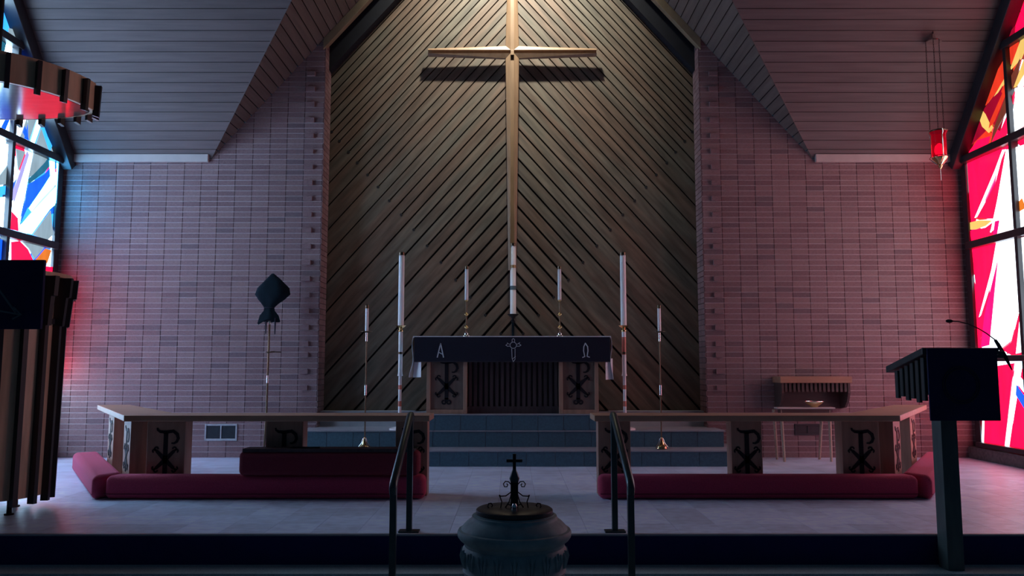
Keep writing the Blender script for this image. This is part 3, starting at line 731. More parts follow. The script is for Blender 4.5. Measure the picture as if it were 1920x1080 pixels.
# ------------------------------------------------------------------ altar with its cloths
AY0, AY1 = 10.10, 10.74
al = thing('altar', 'oak altar with framed monogram panels and dark slats under a black cloth', 'altar', (0, 10.42, h3))
AT = 1.575
MB().box(-1.22, 1.22, AY0 + .01, AY1, AT - .075, AT - .012).build('mensa', 'altarwood', al, bevel=.005)
def fx(px, Y=AY0): return aY(px, 720, Y).x
for a, b in ((800, 876), (1049, 1123)):
    xa, xb = fx(a), fx(b)
    t = MB().box(xa + .04, xb - .04, AY0 + .045, AY1 - .05, h3 + .04, AT - .08).build('pier_panel', 'altarpanel', al)
    fr = MB()
    for q in ((xa, xa + .048), (xb - .048, xb)): fr.box(q[0], q[1], AY0 + .02, AY1 - .03, h3, AT - .075)
    fr.box(xa + .048, xb - .048, AY0 + .02, AY1 - .03, h3, h3 + .05)
    fr.build('pier_frame', 'altarwood', al, bevel=.004)
    chi_rho(t, ((xa + xb) / 2 - .005, AY0 + .045, h3 + .42), (1, 0, 0), (0, -1, 0), 1.16, foot=True)
xa, xb = fx(876), fx(1049)
MB().box(xa, xb, AY0 + .16, AY0 + .2, h3, AT - .08).build('back_panel', 'altardark', al)
MB().box(xa, xb, AY0 + .11, AY0 + .16, h3, h3 + .09).build('plinth_rail', 'altardark', al)
n = 17; wd = (xb - xa) / n; sm = None
for i in range(n):
    x = xa + (i + .5) * wd
    if sm is None:
        t = MB().box(-wd * .30, wd * .30, 0, .05, 0, AT - .1 - h3 - .1).build('slat', 'altardark', al, bevel=.008, local=True); t.location = Vector((x, AY0 + .11, h3 + .09)) - wloc(al); sm = t
    else:
        q = inst(sm.data, 'slat', al, (x, AY0 + .11, h3 + .09))
ln = thing('altar_linen', 'white linen under the black altar cloth, hanging down at both ends', 'linen', (0, 10.42, AT))
MB().box(-1.262, 1.262, AY0 - .006, AY1 + .01, AT - .010, AT + .002).build('top_sheet', 'linen', ln)
MB().box(-1.262, 1.262, AY0 - .012, AY0 - .004, AT - .012, AT + .010).build('front_hem', 'linen', ln)
for s in (-1, 1):
    zb_ = aY(780 if s < 0 else 1145, 708 if s < 0 else 712, AY0).z
    fl = MB(); rows_ = 10
    for y0, y1 in ((AY0 + .01, AY1 - .02),):
        vsl = []
        for i in range(rows_ + 1):
            z = AT + .002 + (zb_ - AT) * i / rows_
            bulge = .012 * math.sin(i * .8) + .012 * (i / rows_) ** 2 * (3 if s < 0 else 1)
            for yy in (y0, y0 + .16, y0 + .32, y1):
                vsl.append((s * (1.268 + bulge), yy, z))
        fsl = [(i * 4 + j, i * 4 + j + 1, i * 4 + j + 5, i * 4 + j + 4) for i in range(rows_) for j in range(3)]
        k = len(vsl); vsl2 = vsl + [(p[0] - s * .006, p[1], p[2]) for p in vsl]
        fsl2 = fsl + [tuple(q + k for q in f[::-1]) for f in fsl]
        for i in range(rows_): fsl2 += [(i * 4, i * 4 + 4, k + i * 4 + 4, k + i * 4), (i * 4 + 3, k + i * 4 + 3, k + i * 4 + 7, i * 4 + 7)]
        fsl2 += [(rows_ * 4 + j, rows_ * 4 + j + 1, k + rows_ * 4 + j + 1, k + rows_ * 4 + j) for j in range(3)]
        fl.add(vsl2, fsl2)
    # the corner lappet that turns to the front under the black cloth
    a, b = (776, 790) if s < 0 else (1136, 1151)
    xa, xb = aY(a, 690, AY0).x, aY(b, 690, AY0).x
    zt = aY(780, 672, AY0).z
    ya_, yb_ = (AY0 + .09, AY0 + .0) if s < 0 else (AY0, AY0 + .09)
    fl.prism([(xa, ya_, zt), (xb, yb_, zt), (xb, yb_ - .006, zb_ + .005), (xa - (.014 if s < 0 else 0), ya_ - .006, zb_)], (0, .007, 0))
    fl.build('hanging_end', 'linen', ln, smooth=True)
fc = thing('altar_frontal', 'black cloth over the altar front with silver Alpha, cross and Omega', 'altar cloth', (0, AY0, AT))
zf = aY(961, 679, AY0).z
MB().box(-1.245, 1.25, AY0 - .018, AY0 - .0125, zf, AT - .002).build('front_drop', 'frontal', fc, bevel=.002)
MB().box(-1.245, 1.25, AY0 - .0195, AY0 - .018, zf, zf + .012).build('bottom_hem', 'lectmark', fc)
def sym(pxpts, wd, nm, closed=False):
    mb = MB(); P = [aY(x, y_, AY0 - .018) for x, y_ in pxpts]
    if closed: P.append(P[0])
    for i in range(len(P) - 1):
        t = (P[i + 1] - P[i]); l = t.length; t.normalize(); pn = Vector((-t.z, 0, t.x)) * wd / 2
        q = [P[i] - t * wd * .3 + pn, P[i + 1] + t * wd * .3 + pn, P[i + 1] + t * wd * .3 - pn, P[i] - t * wd * .3 - pn]
        mb.prism(q, (0, -.004, 0))
    return mb
def Zm(pts): return [(760 + x / 4.5, 560 + y_ / 4.5) for x, y_ in pts]
a = sym(Zm([(272, 494), (300, 378), (324, 494)]), .014, ''); a2 = sym(Zm([(283, 452), (318, 470)]), .010, '')
mb = MB(); mb.add(a.v, a.f); mb.add(a2.v, a2.f); mb.build('alpha_letter', 'stitch', fc)
a = sym(Zm([(1498, 496), (1516, 488), (1506, 440), (1508, 405), (1521, 376), (1540, 405), (1543, 440), (1536, 486), (1556, 494)]), .013, '')
a.build('omega_letter', 'stitch', fc)
mb = MB()
ring = [(913 + 27 * math.cos(t * .5236), 393 + 27 * math.sin(t * .5236)) for t in range(12)]
for pts, cl in ((ring, True), ([(900, 423), (903, 505), (913, 532), (928, 512), (928, 423)], False), ([(903, 365), (903, 345), (913, 336), (924, 345), (924, 365)], False),
                ([(886, 400), (865, 402), (850, 393), (866, 380), (862, 372), (875, 383), (886, 384)], False), ([(940, 400), (962, 402), (978, 393), (960, 380), (968, 370), (950, 383), (940, 384)], False), ([(905, 510), (932, 487)], False)):
    q = sym(Zm(pts), .007, '', cl); mb.add(q.v, q.f)
mb.build('cross_emblem', 'stitch', fc)

# ------------------------------------------------------------------ candles and stands
def candle(x, y_, z0, z1, r, label, group, cap='darkbrass'):
    o = thing('candle', label, 'candle', (x, y_, z0), group)
    MB().lathe(x, y_, [(r * 1.02, z0), (r, z0 + .01), (r * .97, z1 - .04), (r * .97, z1 - .035)], 20).build('wax_body', 'wax', o, smooth=True)
    MB().lathe(x, y_, [(r * 1.06, z1 - .05), (r * 1.06, z1 - .012), (r * .55, z1 - .004), (r * .3, z1)], 20).build('follower_cap', cap, o, smooth=True)
    MB().tube([(x, y_, z1 - .002), (x, y_, z1 + .012)], .0025, 6).build('wick', 'black', o)
    return o
def zpx(py, Y, px=961): return aY(px, py, Y).z
# two altar candlesticks
for px, nm in ((875, 'left'), (1050, 'right')):
    Y = 10.22; x = aY(px, 600, Y).x; zb_ = AT + .006
    zt = zpx(563, Y)
    o = thing('altar_candlestick', 'slim brass candlestick on the altar, %s of the centre candle' % nm, 'candlestick', (x, Y, zb_), 'altar candlesticks')
    MB().lathe(x, Y, [(.052, zb_), (.052, zb_ + .012), (.030, zb_ + .026), (.027, zb_ + .045), (.012, zb_ + .055), (.012, zb_ + .06)], 20).build('foot', 'silver', o, smooth=True)
    st_ = MB().tube([(x, Y, zb_ + .055), (x, Y, zt - .015)], .0095, 12).build('stem', 'darkbrass', o, smooth=True)
    for py in (613, 589):
        z = zpx(py, Y); MB().lathe(x, Y, [(.011, z - .022), (.030, z - .006), (.031, z + .001), (.011, z + .02)], 16).build('knop', 'brass', o, smooth=True)
    MB().lathe(x, Y, [(.010, zt - .018), (.026, zt - .005), (.030, zt), (.016, zt)], 18).build('drip_pan', 'brass', o, smooth=True)
    candle(x, Y, zt, zpx(498, Y), .0235, 'slim white candle in the candlestick on the altar, %s of centre' % nm, 'altar candles')
# the big decorated centre candle on a dark stand behind the altar
Y = 10.82; x = aY(962.5, 560, Y).x
o = thing('paschal_stand', 'dark slender stand behind the altar holding the thick centre candle', 'candle stand', (x, Y, h3))
zt = zpx(589, Y)
MB().lathe(x, Y, [(.15, h3), (.15, h3 + .02), (.05, h3 + .06), (.02, h3 + .10), (.02, h3 + .12)], 24).build('base', 'iron', o, smooth=True)
MB().tube([(x, Y, h3 + .1), (x, Y, zt - .09)], .018, 12).build('stem', 'veil', o, smooth=True)
MB().lathe(x, Y, [(.015, zt - .12), (.028, zt - .10), (.012, zt - .07), (.03, zt - .04), (.075, zt - .008), (.078, zt), (.04, zt)], 24).build('cup', 'iron', o, smooth=True)
c = candle(x, Y, zt, zpx(455, Y), .041, 'thick white centre candle with a gold band in front of the cross', None)
z = zpx(500, Y); MB().lathe(x, Y, [(.0425, z - .02), (.0425, z + .02), (.040, z + .021)], 20).build('gold_band', 'waxmark', c, smooth=True)
z = zpx(540, Y); MB().lathe(x, Y, [(.0415, z - .028), (.0415, z - .024), (.0412, z + .02), (.0415, z + .024), (.041, z + .028)], 20).build('incised_band', 'pulpitmark', c, smooth=True)
# two tall white standards with thick candles beside the altar
for px0, px1, nm in ((750, 750, 'left'), (1167, 1172, 'right')):
    Y = 10.2; x = aY(px1, 760, Y).x; zb_ = h2
    o = thing('candle_standard', 'tall white and brass candle standard %s of the altar' % nm, 'candle stand', (x, Y, zb_), 'tall candle standards')
    zt = zpx(612, Y); zc = zpx(703, Y)
    MB().lathe(x, Y, [(.13, zb_), (.13, zb_ + .022), (.05, zb_ + .04), (.02, zb_ + .075), (.02, zb_ + .08)], 28).build('base', 'whitepole', o, smooth=True)
    MB().tube([(x, Y, zb_ + .07), (x, Y, zc)], .021, 16).build('lower_pole', 'whitepole', o, smooth=True)
    for p0, p1 in ((722, 730), (752, 762)):
        MB().tube([(x, Y, zpx(p1, Y)), (x, Y, zpx(p0, Y))], .0218, 16).build('red_band', 'redmark', o, smooth=True)
    MB().lathe(x, Y, [(.021, zc - .014), (.034, zc - .012), (.036, zc - .004), (.030, zc + .012), (.027, zc + .05), (.027, zt - .07), (.022, zt - .06)], 20).build('upper_sleeve', 'whitepole', o, smooth=True)
    if nm == 'right': MB().tube([(x, Y, zpx(665, Y)), (x, Y, zpx(632, Y))], .0278, 16).build('red_sleeve', 'redmark', o, smooth=True)
    z = zpx(662, Y); MB().tube([(x, Y, z - .014), (x, Y, z + .014)], .0282, 16).build('collar', 'darkbrass', o, smooth=True)
    MB().lathe(x, Y, [(.022, zt - .075), (.036, zt - .064), (.036, zt - .054), (.02, zt - .045), (.024, zt - .025), (.052, zt - .006), (.070, zt + .010), (.060, zt + .008), (.034, zt - .004), (.034, zt)], 24).build('drip_pan', 'brass', o, smooth=True)
    candle(x, Y, zt, zpx(472, Y), .0385, 'thick tall white candle on the white standard %s of the altar' % nm, 'tall candles')
# two thin floor candlesticks in front of the steps' side
for px1, nm in ((685, 'left'), (1240, 'right')):
    Y = 9.84; x = aY(px1, 790, Y).x; zb_ = h1
    o = thing('floor_candlestick', 'thin dark floor candlestick with shiny tripod foot on the %s of the steps' % nm, 'candlestick', (x, Y, zb_), 'floor candlesticks')
    zt = zpx(622, Y)
    MB().lathe(x, Y, [(.075, zb_ + .01), (.072, zb_ + .035), (.045, zb_ + .06), (.028, zb_ + .10), (.014, zb_ + .135), (.012, zb_ + .14)], 24).build('foot_bell', 'brass', o, smooth=True)
    for a in (-90 + 60, -90 - 60, 90):
        ca_, sa_ = math.cos(math.radians(a)), math.sin(math.radians(a))
        MB().tube([(x + ca_ * .015, Y + sa_ * .015, zb_ + .13), (x + ca_ * .035, Y + sa_ * .035, zb_ + .07), (x + ca_ * .075, Y + sa_ * .075, zb_ + .018)], [.010, .013, .018], 10).build('foot', 'silver', o, smooth=True)
    MB().tube([(x, Y, zb_ + .13), (x, Y, zpx(640, Y))], .0085, 12).build('stem', 'darkbrass', o, smooth=True)
    MB().tube([(x, Y, zpx(741, Y)), (x, Y, zpx(722, Y))], .0145, 14).build('grip_sleeve', 'silver', o, smooth=True)
    MB().tube([(x, Y, zpx(640, Y)), (x, Y, zt)], .0135, 14).build('upper_sleeve', 'silver', o, smooth=True)
    MB().lathe(x, Y, [(.014, zt - .012), (.040, zt - .002), (.075, zt + .001), (.075, zt + .004), (.02, zt + .004)], 24).build('drip_pan', 'darkbrass', o, smooth=True)
    candle(x, Y, zt + .004, zpx(571, Y), .0215, 'short white candle on the thin floor candlestick %s of the altar' % nm, 'floor candles')

# ------------------------------------------------------------------ veiled processional cross by the left wall
Y = 10.25; xt = aY(506, 610, Y).x; xb = aY(500, 775, Y).x
pc = thing('processional_cross', 'processional cross veiled in dark cloth on a pole against the left brick wall', 'cross', (xb - .03, Y, 0))
def pp(py): 
    t = (py - 560) / (775 - 560); return (xt + (xb - xt) * t, Y, zpx(py, Y))
zb0 = 0.04
MB().tube([(xb - .02, Y, zb0), pp(775), pp(600)], .013, 12).build('pole', 'darkbrass', pc, smooth=True)
MB().tube([pp(718), pp(704)], .0145, 12).build('pole_joint', 'silver', pc, smooth=True)
MB().tube([pp(608), pp(600)], .016, 12).build('pole_joint', 'silver', pc, smooth=True)
cx, cz = xt + .02, zpx(560, Y)
def vp(px, py, dy): v = aY(px, py, Y); return Vector((v.x, Y + dy, v.z))
# veil: diamond body pinched at a tie, flared skirt below
prof = [(512, 513, 2), (513, 522, 12), (512, 540, 30), (510, 552, 33), (508, 562, 24), (506, 570, 15), (505, 577, 9), (505, 583, 10), (505, 592, 17), (505, 602, 20)]
veil = MB(); nseg = 28; vl = []
for i, (px, py, hw) in enumerate(prof):
    c = aY(px, py, Y); hw_m = hw * Y / F_PX
    for k in range(nseg):
        a = 2 * math.pi * k / nseg
        fold = 1 + .10 * math.sin(a * 5 + i * .3) * min(1, i / 4)
        sag = (.02 * math.sin(a * 3) if i == len(prof) - 1 else 0)
        vl.append((c.x + hw_m * fold * math.cos(a), Y + hw_m * .38 * fold * math.sin(a), c.z + sag))
fs_ = [(i * nseg + k, i * nseg + (k + 1) % nseg, (i + 1) * nseg + (k + 1) % nseg, (i + 1) * nseg + k) for i in range(len(prof) - 1) for k in range(nseg)]
fs_ += [tuple(range(nseg)), tuple((len(prof) - 1) * nseg + k for k in range(nseg))]
veil.add(vl, fs_).build('veil', 'veil', pc, smooth=True)
c = aY(505, 577, Y)
MB().tube([(c.x + .064 * math.cos(t * .5236), Y + .028 * math.sin(t * .5236), c.z) for t in range(12)], .008, 6, closed=True).build('tie_cord', 'frontal', pc, smooth=True)
for px, py in ((500, 626), (517, 627)):
    MB().tube([vp(px + 1, 596, -.03), vp(px, py, -.03)], [.012, .007], 6).build('tie_end', 'frontal', pc, smooth=True)
MB().prism([vp(494, 588, -.02), vp(500, 600, -.03), vp(486, 609, -.03), vp(484, 606, -.025)], (0, .012, 0)).build('veil_corner', 'veil', pc)
c = vp(506, 661, 0)
MB().tube([(c.x - .045, Y + .02, c.z + .004), (c.x - .02, Y - .018, c.z), (c.x + .02, Y - .018, c.z + .006), (c.x + .055, Y + .02, c.z + .01)], .010, 8).build('wall_clip', 'darkbrass', pc, smooth=True)
MB().tube([(c.x + .03, Y + .01, c.z + .01), (c.x + .045, YW - .01, c.z + .012)], .008, 8).build('wall_clip_arm', 'darkbrass', pc, smooth=True)
MB().lathe(xb - .02, Y, [(.13, 0), (.13, .02), (.05, .035), (.02, .06)], 20).build('floor_socket', 'iron', pc, smooth=True)

# ------------------------------------------------------------------ vents
for s in (-1, 1):
    a, b = vent_box[s]; x0, x1 = sorted((a.x, b.x)); z0, z1 = sorted((a.z, b.z))
    o = thing('wall_vent', 'small metal wall vent with two dark openings low on the left bricks' if s < 0 else 'dark wall vent low on the right bricks behind the credence table', 'vent', ((x0 + x1) / 2, YW, (z0 + z1) / 2))
    m = 'vent' if s < 0 else 'ventold'
    t_ = .022
    for nm, q in (('frame_side', (x0, x0 + t_, z0, z1)), ('frame_side', (x1 - t_, x1, z0, z1)), ('frame_rail', (x0 + t_, x1 - t_, z1 - t_, z1)), ('frame_rail', (x0 + t_, x1 - t_, z0, z0 + t_ * 1.3)), ('frame_bar', ((x0 + x1) / 2 - .008, (x0 + x1) / 2 + .008, z0 + t_ * 1.3, z1 - t_))):
        MB().box(q[0], q[1], YW - .012, YW + .012, q[2], q[3]).build(nm, m, o, bevel=.002, seg=1)
    for q in ((x0 + t_, (x0 + x1) / 2 - .008), ((x0 + x1) / 2 + .008, x1 - t_)):
        MB().box(q[0], q[1], YW - .003, YW + .012, z0 + t_ * 1.3, z1 - t_).build('screen', 'ventdk' if s < 0 else 'ventold', o)

# ------------------------------------------------------------------ credence table under a hooded shelf on the right wall
x0, x1 = aY(1452, 730, YW).x, aY(1577, 730, YW).x
zt = zpx(706, YW); 
hs = thing('wall_shelf', 'hooded oak wall shelf with a slatted valance and curved ends on the right brick wall', 'shelf', ((x0 + x1) / 2, YW, zpx(768, YW)))
Y0 = YW - .30
MB().box(x0 - .02, x1 + .02, Y0 - .02, YW - .004, zpx(718, Y0), zpx(706, Y0)).build('top_board', 'hoodtop', hs, bevel=.005)
zt0 = zpx(718, Y0); zb0 = zpx(768, Y0)
MB().box(x0, x1, YW - .03, YW - .004, zb0, zt0).build('back_panel', 'hood', hs)
for xx in (x0, x1 - .03):
    prof = [(Y0, zt0), (Y0, zt0 - .13), (Y0 + .05, zt0 - .24), (Y0 + .13, zt0 - .32), (YW - .03, zb0), (YW - .03, zt0)]
    MB().prism([(xx, yy, zz) for yy, zz in prof], (.03, 0, 0)).build('curved_end', 'hood', hs)
n = 15; wd = (x1 - x0 - .06) / n; sm = None
for i in range(n):
    x = x0 + .03 + (i + .5) * wd
    if sm is None:
        t = MB().box(-wd * .28, wd * .28, 0, .02, -.115, 0).build('valance_slat', 'hood', hs, bevel=.004, local=True); t.location = Vector((x, Y0 + .005, zt0)) - wloc(hs); sm = t
    else:
        q = inst(sm.data, 'valance_slat', hs, (x, Y0 + .005, zt0))
MB().box(x0 + .03, x1 - .03, Y0 + .03, Y0 + .045, zt0 - .09, zt0).build('valance_board', 'altardark', hs)
Y0 = 10.12; Y1 = 10.50
x0, x1 = aY(1458, 766, Y0).x, aY(1567, 766, Y0).x
zt = zpx(764, Y0)
ct = thing('credence_table', 'small credence table with splayed pale legs and a white top against the right wall', 'table', ((x0 + x1) / 2, (Y0 + Y1) / 2, 0))
MB().box(x0, x1, Y0, Y1 - .24, zt - .02, zt).build('table_top', 'plate', ct, bevel=.004)
MB().box(x0 + .04, x1 - .04, Y0 + .03, Y1 - .27, zt - .09, zt - .02).build('apron', 'hood', ct, bevel=.003)
for xx, sg, yy in ((x0 + .06, -.0, Y0 + .05), (x1 - .06, .0, Y0 + .05)):
    p = [(xx, yy, zt - .03), (xx + .02 * (1 if xx < (x0 + x1) / 2 else -.3), yy - .02, 0)]
    MB().tube(p, [.021, .015], 10).build('leg', 'tablewood', ct, smooth=True)
for xx, e in ((x0 - .02, .09), (x1 - .14, .02)):
    p = [(xx, Y1 - .30, zt - .03), (xx + e, Y1 - .1, 0)]
    MB().tube(p, [.021, .015], 10).build('leg', 'tablewood', ct, smooth=True)
bx_ = aY(1527, 760, Y0 + .07).x
bo = thing('brass_bowl', 'shallow brass bowl on the credence table', 'bowl', (bx_, Y0 + .07, zt))
MB().lathe(bx_, Y0 + .07, [(.045, zt), (.05, zt + .012), (.10, zt + .045), (.128, zt + .072), (.122, zt + .072), (.095, zt + .05), (.04, zt + .02)], 28, sy=.52).build('bowl_body', 'brass', bo, smooth=True)
MB().tube([(bx_ + .127 * math.cos(t * .2618), Y0 + .07 + .066 * math.sin(t * .2618), zt + .072) for t in range(24)], .005, 6, closed=True).build('bowl_rim', 'silver', bo, smooth=True)

# ------------------------------------------------------------------ hand rails at the centre steps
for s in (-1, 1):
    pb = aZ(961 + s * (193 if s < 0 else 197), 998, 0); xr_ = s * .75
    o = thing('handrail', 'dark metal handrail sloping down the %s of the centre steps' % ('left' if s < 0 else 'right'), 'handrail', (xr_, 5.5, Z2), 'step handrails')
    yb, yf_ = 5.90, 5.10
    zt_b = aY(960.5 + s * 190, 778, yb).z; zt_f = aY(960.5 + s * 220, 905, yf_).z
    MB().box(xr_ - .021, xr_ + .021, yb - .021, yb + .021, .004, zt_b - .02).build('post', 'rail', o, bevel=.004)
    MB().box(xr_ - .075, xr_ + .075, yb - .045, yb + .045, 0, .012).build('foot_plate', 'rail', o, bevel=.003)
    MB().box(xr_ - .021, xr_ + .021, yf_ - .021, yf_ + .021, Z2 + .004, zt_f - .02).build('post', 'rail', o, bevel=.004)
    MB().box(xr_ - .075, xr_ + .075, yf_ - .045, yf_ + .045, Z2, Z2 + .012).build('foot_plate', 'rail', o, bevel=.003)
    MB().tube([(xr_, yb + .045, zt_b - .03), (xr_, yb + .01, zt_b), (xr_, yb - .03, zt_b - .012), (xr_, yf_, zt_f), (xr_, yf_ - .03, zt_f - .035), (xr_, yf_ - .025, zt_f - .07)], [.024, .026, .027, .027, .025, .022], 12).build('grip', 'rail', o, smooth=True)

# ------------------------------------------------------------------ baptismal font in the foreground
FY = 4.2; FX = aY(965, 1000, FY).x; pm_ = FY / F_PX
zr = zpx(996, FY)
fo = thing('baptismal_font', 'round grey stone baptismal font with a moulded rim in the foreground', 'font', (FX, FY, Z2))
prof = [(.24, Z2), (.24, Z2 + .06), (.17, Z2 + .12), (.15, Z2 + .20), (.155, Z2 + .30), (.20, zr - .34), (.235, zr - .29), (.256, zr - .235), (.262, zr - .20), (.268, zr - .19), (.262, zr - .18), (.268, zr - .14), (.270, zr - .085), (.258, zr - .068), (.262, zr - .05),
        (.282, zr - .035), (.293, zr - .02), (.295, zr + .0), (.290, zr + .012), (.276, zr + .016), (.274, zr + .022), (.262, zr + .036), (.248, zr + .050), (.228, zr + .064), (.222, zr + .070), (.220, zr + .082), (.205, zr + .086), (.205, zr + .09)]
MB().lathe(FX, FY, prof, 64).build('bowl', 'stone', fo, smooth=True)
cm = None
for k in range(20):                                        # carved leaves round the band
    a = 2 * math.pi * k / 20
    c = Vector((FX + .268 * math.cos(a), FY + .268 * math.sin(a), zr - .115))
    tg = Vector((-math.sin(a), math.cos(a), 0)); nn = Vector((math.cos(a), math.sin(a), 0))
    mb = MB()
    for q, l in ((-.020, .040), (.0, .048), (.020, .040)):
        mb.tube([c + tg * q * .5 + Vector((0, 0, -.05)) + nn * .000, c + tg * q + nn * .006, c + tg * q * 1.2 + Vector((0, 0, l - .01)) + nn * .002], [.004, .010, .003], 6)
    mb.build('carved_leaf', 'stone', fo, smooth=True)
zl_ = zr + .09
fl_ = thing('font_lid', 'dark round font lid carrying a black iron cross with scrollwork', 'lid', (FX, FY, zl_))
MB().lathe(FX, FY, [(.197, zl_), (.200, zl_ + .012), (.199, zl_ + .022), (.190, zl_ + .028), (.10, zl_ + .030), (.03, zl_ + .031)], 56).build('cover', 'fontlid', fl_, smooth=True)
zc0 = zl_ + .028
ztop = zpx(851, FY); zarm = zpx(864, FY); zcol = zpx(897, FY)
MB().box(FX - .020, FX + .020, FY - .016, FY + .016, zc0, zcol).build('cross_pedestal', 'iron', fl_, bevel=.004)
MB().box(FX - .009, FX + .009, FY - .008, FY + .008, zcol, ztop).build('cross_upright', 'iron', fl_, bevel=.002)
MB().box(FX - .042, FX + .042, FY - .007, FY + .007, zarm - .0075, zarm + .0075).build('cross_arm', 'iron', fl_, bevel=.002)
MB().lathe(FX, FY, [(.02, zcol - .02), (.027, zcol), (.02, zcol + .022), (.010, zcol + .045), (.009, zcol + .05)], 16).build('collar', 'rail', fl_, smooth=True)
MB().lathe(FX, FY - .03, [(.012, zc0), (.015, zc0 + .012), (.008, zc0 + .028), (.004, zc0 + .03)], 12).build('knob', 'silver', fl_, smooth=True)
for s in (-1, 1):
    def S(pts, r=.0032): return MB().tube([(FX + s * (x - 596) * FY / F_PX / 4.155, FY - .004, zpx(820 + y_ / 4.155, FY)) for x, y_ in pts], r, 6)
    S([(624, 365), (640, 345), (665, 342), (680, 362), (672, 384), (652, 384), (646, 368), (656, 360)]).build('scroll', 'iron', fl_, smooth=True)
    S([(622, 425), (660, 455), (700, 458), (712, 448)]).build('scroll', 'iron', fl_, smooth=True)
    S([(710, 450), (692, 500), (700, 545), (712, 556)]).build('scroll', 'iron', fl_, smooth=True)
    S([(620, 440), (636, 500), (665, 548), (680, 560)]).build('scroll', 'iron', fl_, smooth=True)
    S([(610, 560), (620, 530), (645, 520), (662, 538), (655, 560)]).build('scroll', 'iron', fl_, smooth=True)
    S([(700, 562), (780, 560), (798, 540), (793, 515), (773, 512), (762, 528), (770, 542)]).build('scroll', 'iron', fl_, smooth=True)

# ------------------------------------------------------------------ lectern on the right
LY = 5.42
lx0, lx1 = aY(1738, 720, LY).x, aY(1869, 720, LY).x
lc = thing('lectern', 'dark wooden lectern with slatted sides on a square post at the right', 'lectern', ((lx0 + lx1) / 2, 5.70, Z1))
zt = zpx(655, LY); zbk = aY(1675, 690, LY + .50).z
sl_t = [(LY - .012, zt + .012), (LY + .53, zbk + .012), (LY + .53, zbk - .035), (LY - .012, zt - .035)]
MB().prism([(lx0 - .025, yy, zz) for yy, zz in sl_t], (lx1 - lx0 + .05, 0, 0)).build('sloping_top', 'lect', lc, bevel=.005)
def ztop_l(yy): return zt + (zbk - zt) * (yy - LY) / .52 - .04
zlow = zpx(752, LY)
MB().prism([(lx0 + .02, yy, zz) for yy, zz in ((LY + .02, zt - .05), (LY + .46, zbk - .04), (LY + .46, zlow + .1), (LY + .02, zlow + .04))], (lx1 - lx0 - .04, 0, 0)).build('box_body', 'lect', lc)
for s, xx in ((-1, lx0), (1, lx1 - .022)):
    for i in range(6):
        yy = LY + .03 + i * .075
        MB().box(xx, xx + .022, yy, yy + .045, zlow + .015 * i * .3 - (.02 if i % 2 else 0), ztop_l(yy + .03)).build('side_slat', 'lect', lc, bevel=.003, seg=1)
pcx = aY(1786, 900, 5.64).x
MB().box(pcx - .058, pcx + .058, 5.645, 5.77, Z1, zlow + .08).build('post', 'lectside', lc, bevel=.004)
MB().box(lx1 - .02, lx1 + .075, LY + .02, LY + .12, zt - .06, zt - .01).build('bracket', 'lect', lc, bevel=.004)
lcl = thing('lectern_cloth', 'black cloth hanging on the lectern front with a faint round emblem', 'cloth', ((lx0 + lx1) / 2, LY, zt))
zcb = zpx(789, LY - .02)
MB().box(lx0, lx1, LY - .028, LY - .014, zcb, zt + .006).build('drop', 'lectcloth', lcl, bevel=.004)
cc = aY(1803, 722, LY - .03)
for R_ in (.125, .108):
    MB().tube([(cc.x + R_ * math.cos(t * .196), LY - .030, cc.z + R_ * math.sin(t * .196)) for t in range(32)], .0035, 6, closed=True).build('emblem_ring', 'lectmark', lcl, smooth=True)
# microphone
mc = thing('microphone', 'gooseneck microphone clipped to the lectern corner', 'microphone', (aY(1880, 665, LY + .06).x, LY + .06, zt))
def mp_(px, py, yy): return aY(px, py, yy)
MB().tube([mp_(1898, 694, LY + .05), mp_(1885, 668, LY + .06), mp_(1872, 646, LY + .07), mp_(1866, 637, LY + .08)], [.004, .014, .013, .010], 8).build('clip_stem', 'iron', mc, smooth=True)
MB().tube([mp_(1866, 637, LY + .08), mp_(1850, 625, LY + .12), mp_(1835, 616, LY + .15), mp_(1815, 607, LY + .20), mp_(1798, 603, LY + .24), mp_(1786, 602, LY + .26)], .0042, 8).build('gooseneck', 'iron', mc, smooth=True)
MB().tube([mp_(1787, 602, LY + .26), mp_(1784, 602, LY + .265), mp_(1778, 602, LY + .28), mp_(1774, 602, LY + .285)], [.006, .013, .013, .008], 10).build('mic_head', 'iron', mc, smooth=True)

